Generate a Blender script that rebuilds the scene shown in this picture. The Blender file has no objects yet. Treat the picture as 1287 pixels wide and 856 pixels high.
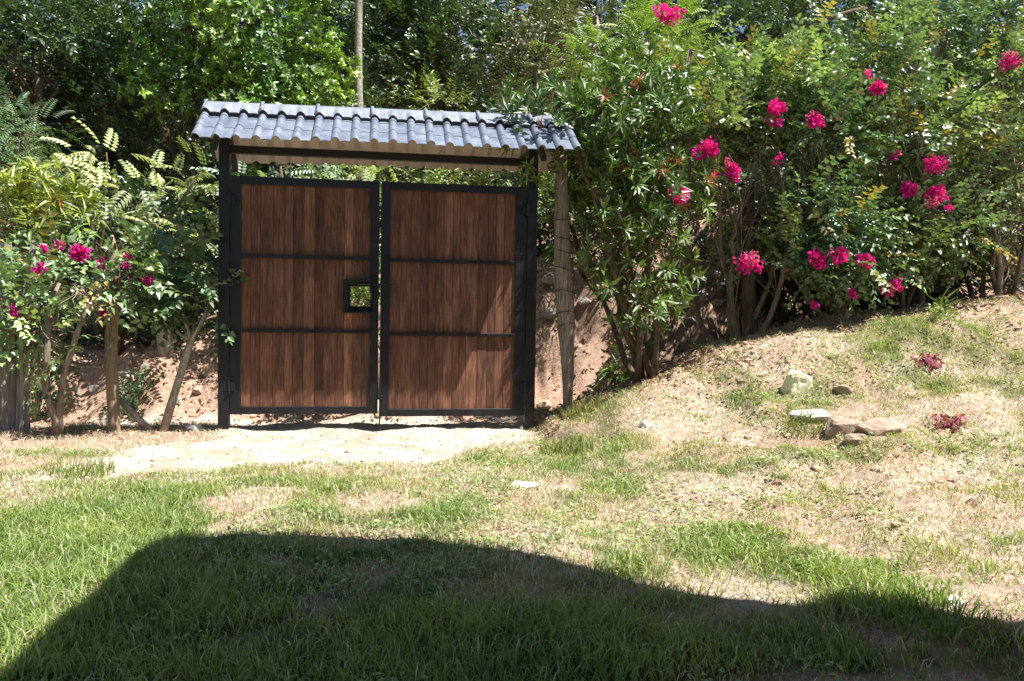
import bpy, bmesh, math
import numpy as np
from mathutils import Matrix, Vector

# ------------------------------------------------------------------ camera, world, sun, exposure
S = bpy.context.scene
COL = S.collection
F, CX, CD, CZ, YAW, PITCH, ROLL = 1026.0, 0.0115, 7.82, 1.1064, 0.1595, -0.03, 0.0143
FWD = np.array([math.sin(YAW)*math.cos(PITCH), math.cos(YAW)*math.cos(PITCH), math.sin(PITCH)])
_r = np.array([math.cos(YAW), -math.sin(YAW), 0.0]); _u = np.cross(_r, FWD)
RT = math.cos(ROLL)*_r + math.sin(ROLL)*_u
UP = -math.sin(ROLL)*_r + math.cos(ROLL)*_u
CP = np.array([CX, -CD, CZ])
cam = bpy.data.cameras.new('camera'); camo = bpy.data.objects.new('camera', cam); COL.objects.link(camo)
m = Matrix.Identity(4)
for i in range(3):
    m[i][0] = RT[i]; m[i][1] = UP[i]; m[i][2] = -FWD[i]; m[i][3] = CP[i]
camo.matrix_world = m
cam.sensor_width = 36.0; cam.lens = F/1287*36; cam.clip_start = 0.05; cam.clip_end = 2000
S.camera = camo

SUN = np.array([1.86, -1.0, 3.9]); SUN = SUN/np.linalg.norm(SUN)      # towards the sun
W = bpy.data.worlds.new('World'); S.world = W; W.use_nodes = True
nt = W.node_tree; bg = nt.nodes['Background']
sky = nt.nodes.new('ShaderNodeTexSky'); sky.sky_type = 'NISHITA'; sky.sun_disc = False
sky.sun_elevation = math.asin(SUN[2]); sky.sun_rotation = math.atan2(SUN[0], SUN[1])
sky.altitude = 600; sky.air_density = 1.0; sky.dust_density = 1.0
nt.links.new(sky.outputs[0], bg.inputs[0]); bg.inputs[1].default_value = 0.053
sl = bpy.data.lights.new('sun', 'SUN'); sl.energy = 5.0; sl.angle = math.radians(0.53); sl.color = (1.0, 0.965, 0.915)
so = bpy.data.objects.new('sun', sl); COL.objects.link(so)
so.rotation_euler = Vector(SUN).to_track_quat('Z', 'Y').to_euler(); so.location = (6, -6, 12)
S.view_settings.view_transform = 'Standard'; S.view_settings.look = 'None'
S.view_settings.exposure = 1.38; S.view_settings.gamma = 1.0
S.cycles.max_bounces = 6; S.cycles.diffuse_bounces = 2; S.cycles.glossy_bounces = 2
S.cycles.transmission_bounces = 4; S.cycles.transparent_max_bounces = 4

# ------------------------------------------------------------------ helpers
def ray(px, py): return FWD + RT*(px-643.5)/F - UP*(py-428)/F
def aty(px, py, y):
    d = ray(px, py); return CP + d*((y-CP[1])/d[1])
def mpp(y): return (y+CD)*1.0/F          # metres per photo pixel at that distance

def _hash(ix, iy, iz, seed):
    with np.errstate(over='ignore'):
        h = (ix.astype(np.int64)*374761393 + iy.astype(np.int64)*668265263 + iz.astype(np.int64)*2147483647 + seed*974634777) & 0x7fffffff
        h = ((h ^ (h >> 13))*1274126177) & 0x7fffffff
        h = ((h ^ (h >> 16))*1103515245) & 0x7fffffff
    return h/0x7fffffff
def vnoise(x, y, z=0.0, seed=0):
    x, y, z = np.broadcast_arrays(np.asarray(x, float), np.asarray(y, float), np.asarray(z, float))
    fx, fy, fz = np.floor(x), np.floor(y), np.floor(z)
    tx, ty, tz = x-fx, y-fy, z-fz
    tx, ty, tz = [t*t*(3-2*t) for t in (tx, ty, tz)]
    r = 0
    for a in (0, 1):
        for b in (0, 1):
            for c in (0, 1):
                w = (tx if a else 1-tx)*(ty if b else 1-ty)*(tz if c else 1-tz)
                r = r + w*_hash(fx+a, fy+b, fz+c, seed)
    return r
def fbm(x, y, z=0.0, seed=0, o=3):
    r, a, s = 0, 0.5, 0
    for k in range(o):
        r = r + a*vnoise(np.asarray(x)*2**k, np.asarray(y)*2**k, np.asarray(z)*2**k, seed+k*17); s += a; a *= .5
    return r/s
def sstep(a, b, x):
    t = np.clip((np.asarray(x, float)-a)/(b-a), 0, 1); return t*t*(3-2*t)

def H(x, y):
    """height of the terrain"""
    x = np.asarray(x, float); y = np.asarray(y, float)
    d = np.maximum(0, x-1.5)
    xx = np.minimum(d, 12)
    hx = 0.56*(1-np.exp(-xx/1.45)) + 0.118*xx
    wob = (fbm(x*1.7, y*1.7, 0, 5)-.5)
    z = hx*sstep(-4.6, 0.6, y + wob*.5)
    z = z + 0.22*sstep(1.50, 1.68, x+wob*.22)*sstep(-1.5, -.55, y+wob*.5)
    # shaded hollow between the lawn edge and the shrub, eroded scoop by the white stone
    z = z - .2*sstep(-.85, -.55, y+wob*.4-.1*np.sin(x*3))*sstep(1.5, 1.75, x)*sstep(3.5, 2.7, x)
    z = z - .09*np.exp(-((x-3.0)/.3)**2-((y+2.15)/.2)**2)
    # lane behind the gate, then the far bank
    lane = -0.22 + 0.12*np.clip(x-1, 0, 10)
    t = sstep(.35, 1.25, y)
    z = z*(1-t) + lane*t
    bh = np.clip(.72 + (x+2.5)*.255, .6, 2.6)
    tb = sstep(2.25, 3.35, y + wob*.7)
    z = z + (bh-lane)*tb + np.clip(y-3.3, 0, 12)*0.13
    # roughness
    rough = 0.045 + 0.09*sstep(2.0, 2.8, y)*(1-sstep(4, 8, y)) + .06*sstep(1.5, 2.5, x)
    z = z + (fbm(x*2.2, y*2.2, 0, 11)-.5)*rough*1.6 + (fbm(x*9, y*9, 0, 12)-.5)*rough*.7
    # eroded hole below the pale stone on the slope
    return z
def ground_hit(px, py):
    d = ray(px, py); t = 1.5
    for _ in range(4000):
        p = CP + d*t
        if p[2] <= H(p[0], p[1]): break
        t += 0.01
    return CP + d*t

class Geo:
    """collects vertices / faces / per-vertex colours and links them as ONE mesh object"""
    def __init__(s): s.v, s.t, s.q, s.c, s.n, s.tm, s.qm = [], [], [], [], 0, [], []
    def add(s, v, tris=None, quads=None, col=None, mi=0):
        v = np.asarray(v, np.float32).reshape(-1, 3)
        if tris is not None and len(tris):
            t = np.asarray(tris, np.int64).reshape(-1, 3); s.t.append(t+s.n); s.tm.append(np.full(len(t), mi))
        if quads is not None and len(quads):
            q = np.asarray(quads, np.int64).reshape(-1, 4); s.q.append(q+s.n); s.qm.append(np.full(len(q), mi))
        c = np.ones((len(v), 4), np.float32)
        if col is not None: c[:, :3] = col
        s.c.append(c); s.v.append(v); s.n += len(v); return s
    def mesh(s, name, mats, smooth=False, colour=True):
        me = bpy.data.meshes.new(name)
        v = np.concatenate(s.v) if s.v else np.zeros((0, 3))
        t = np.concatenate(s.t) if s.t else np.zeros((0, 3), np.int64)
        q = np.concatenate(s.q) if s.q else np.zeros((0, 4), np.int64)
        me.vertices.add(len(v)); me.vertices.foreach_set('co', v.astype(np.float32).ravel())
        loops = np.concatenate([t.ravel(), q.ravel()]).astype(np.int32)
        me.loops.add(len(loops)); me.loops.foreach_set('vertex_index', loops)
        nf = len(t)+len(q); me.polygons.add(nf)
        ls = np.concatenate([np.arange(len(t))*3, len(t)*3+np.arange(len(q))*4]).astype(np.int32)
        me.polygons.foreach_set('loop_start', ls)
        mi = np.concatenate([np.concatenate(s.tm) if s.tm else np.zeros(0), np.concatenate(s.qm) if s.qm else np.zeros(0)]).astype(np.int32)
        if not isinstance(mats, (list, tuple)): mats = [mats]
        for mm in mats: me.materials.append(mm)
        me.polygons.foreach_set('material_index', mi)
        me.polygons.foreach_set('use_smooth', np.full(nf, bool(smooth)))
        if colour:
            a = me.color_attributes.new('col', 'FLOAT_COLOR', 'POINT')
            a.data.foreach_set('color', np.concatenate(s.c).astype(np.float32).ravel())
        me.update(calc_edges=True); me.validate()
        return me
    def build(s, name, mats, parent=None, smooth=False, colour=True):
        o = bpy.data.objects.new(name, s.mesh(name, mats, smooth, colour)); COL.objects.link(o)
        if parent: o.parent = parent
        return o
    # shapes
    def box(s, x0, x1, y0, y1, z0, z1, mi=0, col=None):
        v = [(x, y, z) for x in (x0, x1) for y in (y0, y1) for z in (z0, z1)]
        q = [(0, 1, 3, 2), (4, 6, 7, 5), (0, 4, 5, 1), (2, 3, 7, 6), (0, 2, 6, 4), (1, 5, 7, 3)]
        return s.add(v, quads=q, mi=mi, col=col)
    def cbox(s, x0, x1, y0, y1, z0, z1, c=.004, mi=0):
        """box with chamfered edges"""
        P, idx = [], {}
        for ix in (0, 1):
            for iy in (0, 1):
                for iz in (0, 1):
                    X, Y, Z = (x0, x1)[ix], (y0, y1)[iy], (z0, z1)[iz]
                    dx, dy, dz = (c, -c)[ix], (c, -c)[iy], (c, -c)[iz]
                    for ax, p in enumerate([(X, Y+dy, Z+dz), (X+dx, Y, Z+dz), (X+dx, Y+dy, Z)]):
                        idx[(ix, iy, iz, ax)] = len(P); P.append(p)
        q, t = [], []
        for a in range(3):
            b, d = (a+1) % 3, (a+2) % 3
            for sgn in (0, 1):
                loop = []
                for (u, w) in ((0, 0), (1, 0), (1, 1), (0, 1)):
                    k = [0, 0, 0]; k[a] = sgn; k[b] = u; k[d] = w; loop.append(idx[(*k, a)])
                q.append(loop if sgn else loop[::-1])
            for u in (0, 1):
                for w in (0, 1):
                    loop = []
                    for (sg, ax) in ((0, b), (1, b), (1, d), (0, d)):
                        k = [0, 0, 0]; k[a] = sg; k[b] = u; k[d] = w; loop.append(idx[(*k, ax)])
                    q.append(loop)
        for ix in (0, 1):
            for iy in (0, 1):
                for iz in (0, 1): t.append([idx[(ix, iy, iz, ax)] for ax in range(3)])
        return s.add(P, tris=t, quads=q, mi=mi)
    def tube(s, pts, rad, n=7, col=None, rough=0.0, rng=None, cap=True, mi=0):
        pts = np.asarray(pts, float); k = len(pts); rad = np.broadcast_to(np.asarray(rad, float), (k,))
        tg = np.gradient(pts, axis=0); tg /= np.linalg.norm(tg, axis=1)[:, None]+1e-9
        ref = np.array([1.0, 0, 0]) if abs(tg[0][0]) < .8 else np.array([0, 1.0, 0])
        V = []
        a = np.arange(n)/n*2*np.pi
        for i in range(k):
            u = np.cross(tg[i], ref); u /= np.linalg.norm(u)+1e-9; w = np.cross(tg[i], u); ref = np.cross(u, tg[i]); 
            rr = rad[i]*(1+(rng.uniform(-rough, rough, n) if rng is not None and rough else 0))
            V.append(pts[i]+(np.cos(a)*rr)[:, None]*u+(np.sin(a)*rr)[:, None]*w)
        q = [(i*n+j, i*n+(j+1) % n, (i+1)*n+(j+1) % n, (i+1)*n+j) for i in range(k-1) for j in range(n)]
        t = []
        if cap:
            V.append([pts[0], pts[-1]]); c0 = k*n
            t = [(c0, (j+1) % n, j) for j in range(n)] + [(c0+1, (k-1)*n+j, (k-1)*n+(j+1) % n) for j in range(n)]
        return s.add(np.concatenate(V), tris=t, quads=q, col=col, mi=mi)

USED = {}
def nm(n): return n
def empty(name, loc=(0, 0, 0)):
    o = bpy.data.objects.new(name, None); COL.objects.link(o); o.location = loc; o.empty_display_size = .2
    return o
def tag(o, label=None, cat=None, group=None, kind=None):
    if label: o['label'] = label
    if cat: o['category'] = cat
    if group: o['group'] = group
    if kind: o['kind'] = kind
    return o

# ------------------------------------------------------------------ materials
def mat(name):
    mm = bpy.data.materials.new(name); mm.use_nodes = True
    n = mm.node_tree; return mm, n, n.nodes['Principled BSDF']
def N(n, t, **kw):
    x = n.nodes.new(t)
    for k, v in kw.items():
        if k.startswith('i_'): x.inputs[int(k[2:])].default_value = v
        else: setattr(x, k, v)
    return x
def noise(n, scale, detail=4, rough=.6, vec=None, dist=0.0):
    x = N(n, 'ShaderNodeTexNoise'); x.inputs['Scale'].default_value = scale; x.inputs['Detail'].default_value = detail
    x.inputs['Roughness'].default_value = rough; x.inputs['Distortion'].default_value = dist
    if vec is not None: n.links.new(vec, x.inputs['Vector'])
    return x
def ramp(n, src, stops):
    r = N(n, 'ShaderNodeValToRGB'); e = r.color_ramp.elements
    while len(e) < len(stops): e.new(.5)
    for k, (p, c) in enumerate(stops):
        e[k].position = p; e[k].color = (*c, 1) if len(c) == 3 else c
    n.links.new(src, r.inputs[0]); return r
def mixc(n, fac, a, b, blend='MIX'):
    x = N(n, 'ShaderNodeMix', data_type='RGBA', blend_type=blend)
    for k, v in ((0, fac), (6, a), (7, b)):
        if hasattr(v, 'is_output') or isinstance(v, bpy.types.NodeSocket): n.links.new(v, x.inputs[k])
        else: x.inputs[k].default_value = v if k == 0 else (*v, 1)
    return x.outputs[2]
def bump(n, p, h, strength, dist=.02):
    b = N(n, 'ShaderNodeBump'); b.inputs['Strength'].default_value = strength; b.inputs['Distance'].default_value = dist
    n.links.new(h, b.inputs['Height']); n.links.new(b.outputs[0], p.inputs['Normal'])
def objvec(n, scale=(1, 1, 1)):
    tc = N(n, 'ShaderNodeTexCoord'); mp = N(n, 'ShaderNodeMapping'); mp.inputs['Scale'].default_value = scale
    n.links.new(tc.outputs['Object'], mp.inputs[0]); return mp.outputs[0]

def leaf_mat(name, rough=.38, trans=.3, spec=.5):
    mm, n, p = mat(name)
    a = N(n, 'ShaderNodeAttribute', attribute_name='col')
    n.links.new(a.outputs['Color'], p.inputs['Base Color']); p.inputs['Roughness'].default_value = rough
    p.inputs['Specular IOR Level'].default_value = spec
    tr = N(n, 'ShaderNodeBsdfTranslucent')
    tc = mixc(n, 1.0, a.outputs['Color'], (1.25, 1.35, .45), 'MULTIPLY'); n.links.new(tc, tr.inputs[0])
    ms = N(n, 'ShaderNodeMixShader'); ms.inputs[0].default_value = trans
    n.links.new(p.outputs[0], ms.inputs[1]); n.links.new(tr.outputs[0], ms.inputs[2])
    n.links.new(ms.outputs[0], n.nodes['Material Output'].inputs[0]); return mm
M_leaf = leaf_mat('leaf_glossy', .4, .17, .9)
M_leafm = leaf_mat('leaf_matt', .42, .22, .5)
M_grass = leaf_mat('grass_blade', .42, .36, .6)
M_bract = leaf_mat('bract', .7, .35, .15)
def bark(name, c0, c1, sc=(14, 14, 3)):
    mm, n, p = mat(name)
    v = objvec(n, sc); nz = noise(n, 2.2, 6, .65, v, .4)
    r = ramp(n, nz.outputs[0], [(.3, c0), (.7, c1)]); n.links.new(r.outputs[0], p.inputs['Base Color'])
    p.inputs['Roughness'].default_value = .9; p.inputs['Specular IOR Level'].default_value = .15
    bump(n, p, nz.outputs[0], .8, .02); return mm
M_bark = bark('bark_brown', (.05, .035, .022), (.2, .15, .1))
M_barkp = bark('bark_pale', (.17, .15, .115), (.46, .41, .33), (10, 10, 10))
M_barkm = bark('bark_mid', (.09, .07, .05), (.34, .28, .21))
M_postgrey = bark('weathered_timber', (.09, .07, .052), (.4, .325, .255), (26, 26, 2.4))
M_posttan = bark('peeled_timber', (.16, .115, .072), (.32, .24, .16), (20, 20, 1.2))
M_stump = bark('dead_wood', (.1, .09, .08), (.42, .39, .35), (22, 22, 1.5))

def plain(name, c, rough=.5, metal=0.0, spec=.5):
    mm, n, p = mat(name); p.inputs['Base Color'].default_value = (*c, 1); p.inputs['Roughness'].default_value = rough
    p.inputs['Metallic'].default_value = metal; p.inputs['Specular IOR Level'].default_value = spec; return mm, n, p
M_black, n, p = plain('black_gloss_paint', (.008, .009, .012), .4, 0, .35)
nz = noise(n, 9, 5, .65, objvec(n)); r = ramp(n, nz.outputs[0], [(.35, (.005, .0055, .008)), (.62, (.009, .0095, .012)), (.8, (.03, .028, .026))])
n.links.new(r.outputs[0], p.inputs['Base Color'])
rr = ramp(n, nz.outputs[0], [(.3, (.3,)*3), (.7, (.55,)*3)]); n.links.new(rr.outputs[0], p.inputs['Roughness'])
bump(n, p, noise(n, 60, 3, .5, objvec(n)).outputs[0], .12, .004)
M_wire, _, _ = plain('rusty_wire', (.05, .035, .028), .7, .3)
M_capshade, _, _ = plain('cap_shadow_black', (.008, .008, .01), .8, 0, .1)  # black that stands for shade below the ridge cap edges

def wood():
    mm, n, p = mat('stained_boards')
    oi = N(n, 'ShaderNodeObjectInfo')
    tc = N(n, 'ShaderNodeTexCoord')
    add = N(n, 'ShaderNodeVectorMath', operation='MULTIPLY_ADD'); add.inputs[1].default_value = (1, 1, 1)
    sc = N(n, 'ShaderNodeVectorMath', operation='SCALE'); sc.inputs['Scale'].default_value = 40
    cmb = N(n, 'ShaderNodeCombineXYZ')
    for k in range(3): n.links.new(oi.outputs['Random'], cmb.inputs[k])
    n.links.new(cmb.outputs[0], sc.inputs[0])
    n.links.new(tc.outputs['Object'], add.inputs[0]); n.links.new(sc.outputs[0], add.inputs[2])
    mp = N(n, 'ShaderNodeMapping'); mp.inputs['Scale'].default_value = (46, 46, 3.2); n.links.new(add.outputs[0], mp.inputs[0])
    g = noise(n, 1.6, 6, .62, mp.outputs[0], .8)
    mp2 = N(n, 'ShaderNodeMapping'); mp2.inputs['Scale'].default_value = (9, 9, 2.2); n.links.new(add.outputs[0], mp2.inputs[0])
    g2 = noise(n, 1.5, 4, .6, mp2.outputs[0], .5)
    r = ramp(n, g.outputs[0], [(.22, (.04, .017, .011)), (.48, (.125, .056, .034)), (.78, (.25, .128, .08))])
    tone = ramp(n, oi.outputs['Random'], [(0, (.6, .54, .52)), (.3, (.82, .8, .8)), (.6, (1.08, 1.0, .96)), (.85, (1.25, 1.25, 1.2)), (1, (1.7, 1.75, 1.6))])
    c = mixc(n, 1.0, r.outputs[0], tone.outputs[0], 'MULTIPLY')
    st = ramp(n, g2.outputs[0], [(.32, (.5, .48, .47)), (.6, (1.12, 1.08, 1.04))])
    c = mixc(n, .9, c, st.outputs[0], 'MULTIPLY')
    # saw marks across the boards
    wv = N(n, 'ShaderNodeTexWave', wave_type='BANDS', bands_direction='Z'); wv.inputs['Scale'].default_value = 9
    wv.inputs['Distortion'].default_value = 9; wv.inputs['Detail'].default_value = 3; n.links.new(add.outputs[0], wv.inputs[0])
    wr = ramp(n, wv.outputs[0], [(0, (.86, .85, .85)), (.6, (1, 1, 1))]); c = mixc(n, .35, c, wr.outputs[0], 'MULTIPLY')
    n.links.new(c, p.inputs['Base Color']); p.inputs['Roughness'].default_value = .62; p.inputs['Specular IOR Level'].default_value = .3
    bump(n, p, g.outputs[0], .5, .006); return mm
M_wood = wood()

def tilemat():
    mm, n, p = mat('glazed_grey_sheet')
    nz = noise(n, 7, 6, .65, objvec(n)); r = ramp(n, nz.outputs[0], [(.25, (.1, .115, .155)), (.5, (.155, .175, .225)), (.72, (.23, .25, .29))])
    n.links.new(r.outputs[0], p.inputs['Base Color'])
    r2 = ramp(n, nz.outputs[0], [(.3, (.22,)*3), (.8, (.42,)*3)]); n.links.new(r2.outputs[0], p.inputs['Roughness'])
    p.inputs['Specular IOR Level'].default_value = .6
    bump(n, p, noise(n, 30, 3, .5, objvec(n)).outputs[0], .08, .01); return mm
M_tile = tilemat()
M_cap, n, p = plain('pale_grey_cap', (.3, .32, .36), .3)
nz = noise(n, 9, 5, .6, objvec(n)); r = ramp(n, nz.outputs[0], [(.3, (.17, .185, .22)), (.7, (.27, .29, .325))]); n.links.new(r.outputs[0], p.inputs['Base Color'])
M_under, n, p = plain('beige_underside', (.7, .58, .49), .6)
nz = noise(n, 8, 5, .6, objvec(n)); r = ramp(n, nz.outputs[0], [(.3, (.86, .72, .63)), (.7, (.93, .82, .74))]); n.links.new(r.outputs[0], p.inputs['Base Color'])

def groundmat(name='soil'):
    mm, n, p = mat(name)
    a = N(n, 'ShaderNodeAttribute', attribute_name='col'); sp = N(n, 'ShaderNodeSeparateColor'); n.links.new(a.outputs['Color'], sp.inputs[0])
    v = objvec(n)
    big = noise(n, 1.6, 6, .62, v, .3); fine = noise(n, 28, 6, .75, v, .5); grit = noise(n, 110, 4, .7, v)
    straw = ramp(n, fine.outputs[0], [(.25, (.12, .09, .06)), (.46, (.43, .35, .26)), (.7, (.7, .62, .51))])
    red = ramp(n, fine.outputs[0], [(.25, (.13, .07, .042)), (.48, (.41, .265, .19)), (.74, (.66, .5, .4))])
    pale = ramp(n, grit.outputs[0], [(.25, (.26, .2, .15)), (.48, (.48, .41, .34)), (.75, (.66, .6, .53))])
    green = ramp(n, fine.outputs[0], [(.3, (.03, .035, .012)), (.6, (.09, .1, .035)), (.8, (.22, .18, .1))])
    bb = ramp(n, big.outputs[0], [(.35, (0,)*3), (.65, (1,)*3)])
    c = mixc(n, bb.outputs[0], straw.outputs[0], red.outputs[0])
    def soft(sock, amt=.5):      # roughen the mask edges with noise
        q = N(n, 'ShaderNodeMath', operation='MULTIPLY_ADD'); n.links.new(fine.outputs[0], q.inputs[0]); q.inputs[1].default_value = amt
        n.links.new(sock, q.inputs[2]); s2 = N(n, 'ShaderNodeMapRange'); s2.inputs[1].default_value = .35+amt*.5; s2.inputs[2].default_value = .65+amt*.5
        n.links.new(q.outputs[0], s2.inputs[0]); return s2.outputs[0]
    c = mixc(n, soft(sp.outputs[0]), c, red.outputs[0])
    c = mixc(n, soft(sp.outputs[2]), c, green.outputs[0])
    c = mixc(n, soft(sp.outputs[1]), c, pale.outputs[0])
    n.links.new(c, p.inputs['Base Color']); p.inputs['Roughness'].default_value = .95; p.inputs['Specular IOR Level'].default_value = .1
    ad = N(n, 'ShaderNodeMath', operation='ADD'); n.links.new(fine.outputs[0], ad.inputs[0]); n.links.new(grit.outputs[0], ad.inputs[1])
    bump(n, p, ad.outputs[0], .9, .02); return mm
M_ground = groundmat()
def gravelmat():
    mm, n, p = mat('crushed_stone')
    v = objvec(n); g = noise(n, 70, 6, .75, v, .3); b = noise(n, 3, 4, .6, v)
    r = ramp(n, g.outputs[0], [(.22, (.24, .18, .13)), (.42, (.46, .4, .33)), (.75, (.66, .61, .55))])
    st = ramp(n, b.outputs[0], [(.4, (.66, .54, .45)), (.62, (1, .98, .96))])
    c = mixc(n, .85, r.outputs[0], st.outputs[0], 'MULTIPLY'); n.links.new(c, p.inputs['Base Color'])
    p.inputs['Roughness'].default_value = .95; p.inputs['Specular IOR Level'].default_value = .1
    bump(n, p, g.outputs[0], .8, .015); return mm
M_gravel = gravelmat()
def stonemat(name, c0, c1):
    mm, n, p = mat(name); nz = noise(n, 9, 7, .7, objvec(n), .4); r = ramp(n, nz.outputs[0], [(.3, c0), (.7, c1)])
    n.links.new(r.outputs[0], p.inputs['Base Color']); p.inputs['Roughness'].default_value = .9
    bump(n, p, nz.outputs[0], .7, .03); return mm
M_stw = stonemat('stone_white', (.5, .48, .42), (.8, .79, .74))
M_sty = stonemat('stone_yellow', (.68, .64, .36), (.88, .86, .62))
M_stb = stonemat('stone_brown', (.2, .14, .095), (.46, .35, .26))
M_stg = stonemat('stone_grey', (.2, .18, .16), (.5, .45, .4))
M_litter = leaf_mat('dry_leaf', .7, .15, .2)
M_casterwall, _, _ = plain('caster_plaster', (.7, .66, .58), .9)  # upright of the added, unseen shadow caster
M_casterslab, _, _ = plain('caster_concrete', (.4, .38, .35), .9)  # slab of the added, unseen shadow caster

# ------------------------------------------------------------------ ground, driveway, lane
def axis(lo, hi, step, far, g=1.22):
    c = list(np.arange(lo, hi+1e-6, step)); s = step
    a = [lo]; 
    while a[-1] > -far: s *= g; a.append(a[-1]-s)
    s = step; b = [hi]
    while b[-1] < far: s *= g; b.append(b[-1]+s)
    return np.array(a[:0:-1] + c + b[1:])
DRIVE = np.array([aty(70, 597, 0)*0]+[ [0, 0, 0] ])
def atz(px, py, z=0.0):
    d = ray(px, py); return CP + d*((z-CP[2])/d[2])
DRIVE = np.array([atz(*q)[:2] for q in [(25, 606), (95, 580), (190, 560), (270, 549)]] + [[-1.42, .9], [1.46, .9]] +
                 [atz(*q)[:2] for q in [(672, 540), (672, 553), (600, 566), (545, 580), (470, 584), (400, 588), (330, 585), (250, 592), (150, 600)]])
def polydist(x, y, P):
    """signed distance to a polygon, positive inside"""
    x = np.asarray(x, float); y = np.asarray(y, float)
    d = np.full(x.shape, 1e9); ins = np.zeros(x.shape, bool)
    for i in range(len(P)):
        a, b = P[i], P[(i+1) % len(P)]; e = b-a
        t = np.clip(((x-a[0])*e[0]+(y-a[1])*e[1])/(e@e), 0, 1)
        d = np.minimum(d, np.hypot(x-a[0]-t*e[0], y-a[1]-t*e[1]))
        c = ((a[1] > y) != (b[1] > y)) & (x < (b[0]-a[0])*(y-a[1])/(b[1]-a[1]+1e-12)+a[0]); ins ^= c
    return np.where(ins, d, -d)
def gravelmask(x, y):
    dd = polydist(x, y, DRIVE)+(fbm(np.asarray(x)*2.5, np.asarray(y)*2.5, 0, 31)-.5)*.5+(fbm(np.asarray(x)*11, np.asarray(y)*11, 0, 33)-.5)*.3
    ln = (1-np.abs(y-1.6)/.75)*.6 + (fbm(np.asarray(x)*3, np.asarray(y)*3, 0, 32)-.5)*.3
    return np.maximum(dd, np.where(np.asarray(x) < 3, ln, -1))
# where the turf is green and thick: patches given by photo position, (px, py, rx, ry in metres, amount)
PATCH = [(110, 650, 1.0, .55, 1.0), (20, 690, 1.0, .8, 1.0), (150, 740, .9, .9, 1.0), (300, 610, .6, .25, .9), (230, 620, .6, .3, 1.0),
         (60, 800, .9, .8, 1.), (300, 760, .8, .8, 1.), (480, 760, .8, .7, .95), (560, 830, .9, .5, .9), (200, 830, .9, .6, 1.),
         (700, 800, .7, .6, .75), (880, 810, .7, .5, .7), (1000, 800, .6, .5, .8), (960, 700, .5, .5, 1.0), (900, 670, .45, .35, .8), (1040, 720, .45, .3, 1.0), (1120, 770, .35, .3, .8), (1200, 800, .5, .3, .45), (1080, 750, .4, .3, .9),
         (860, 600, .4, .35, .5), (760, 560, .5, .25, .6), (730, 640, .4, .3, .4), (1020, 590, .35, .2, .45), (1130, 630, .3, .2, .5), (1170, 600, .4, .3, .45), (1130, 685, .25, .15, .5),
         (800, 500, .6, .3, .5), (870, 480, .6, .3, .35), (1190, 640, .3, .3, .4), (1240, 480, .6, .4, .4), (1120, 490, .4, .3, .4), (420, 610, .8, .2, .5), (560, 640, .6, .2, .4), (690, 620, .3, .2, .4),
         (430, 700, .9, .3, .8), (1260, 830, .5, .4, .7), (1180, 840, .5, .3, .7), (720, 725, .7, .35, .6), (850, 765, .6, .3, .7), (640, 700, .5, .25, .5), (1230, 580, .5, .4, .35), (1060, 470, .3, .15, .5), (930, 540, .5, .3, .4)]
PW = [(*ground_hit(a, b)[:2], c, d, e) for a, b, c, d, e in PATCH]
def turf(x, y):
    x = np.asarray(x, float); y = np.asarray(y, float); r = np.zeros(x.shape)
    for a, b, c, d, e in PW: r = np.maximum(r, e*np.exp(-((x-a)/c)**2*.9-((y-b)/d)**2*.9))
    r = np.maximum(r, sstep(-4.6, -6.5, y)*.8*sstep(3.5, 2, x))
    r = np.maximum(r, sstep(-1.6, -3.2, x)*.9*sstep(-1.2, -2.0, y))
    r = np.maximum(r, .37) + (fbm(x*1.1, y*1.5, 0, 43)-.5)*.5 + (fbm(x*2.6, y*2.6, 0, 41)-.5)*.9 + (fbm(x*7, y*7, 0, 42)-.5)*.5
    r = r*sstep(.25, -.2, gravelmask(x, y)) * sstep(.6, .0, y)
    r = r*(1-sstep(-.8, -.6, y)*sstep(1.5, 1.6, x)*sstep(3.4, 2.7, x)*.93)*(1-np.exp(-((x-3.0)/.3)**2-((y+2.2)/.22)**2))
    r = r*(1-.95*sstep(-1.05, -.75, y+(fbm(x*3, y*3, 0, 45)-.5)*.4)*sstep(-1.35, -1.6, x))
    r = r*(1-.7*sstep(-.6, .1, y+fbm(x*2, y*2, 0, 44)-.5)*sstep(2.5, 3, x))
    return np.clip(r, 0, 1)

xs = axis(-4.5, 9.0, .055, 260); ys = axis(-6.6, 4.6, .055, 260)
X, Y = np.meshgrid(xs, ys); Z = H(X, Y)
def gridfaces(ny, nx):
    i = np.arange(ny-1)[:, None]*nx + np.arange(nx-1)[None]; return np.stack([i, i+1, i+nx+1, i+nx], -1).reshape(-1, 4)
soil = np.maximum(sstep(1.3, 2.4, Y), sstep(1.45, 1.6, X)*sstep(2.1, 1.7, X)*sstep(-.9, -.4, Y))
soil = np.maximum(soil, sstep(-.8, -.5, Y)*sstep(1.5, 1.7, X)*sstep(3.6, 2.6, X)); soil = np.maximum(soil, np.exp(-((X-3.0)/.32)**2-((Y+2.2)/.24)**2)*1.3)
soil = np.maximum(soil, sstep(-.9, -.5, Y)*sstep(-1.5, -1.9, X)); soil = np.maximum(soil, .55*sstep(-.9, .3, Y)*sstep(2.2, 3, X))
gm = sstep(-.15, .12, gravelmask(X, Y)); tf = turf(X, Y)
g = Geo(); g.add(np.stack([X, Y, Z], -1).reshape(-1, 3), quads=gridfaces(len(ys), len(xs)), col=np.stack([soil, gm*.85, tf*.9], -1).reshape(-1, 3))
tag(g.build('ground', M_ground, smooth=True), 'sloping garden ground of bare reddish soil and thin turf', kind='structure')

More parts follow.
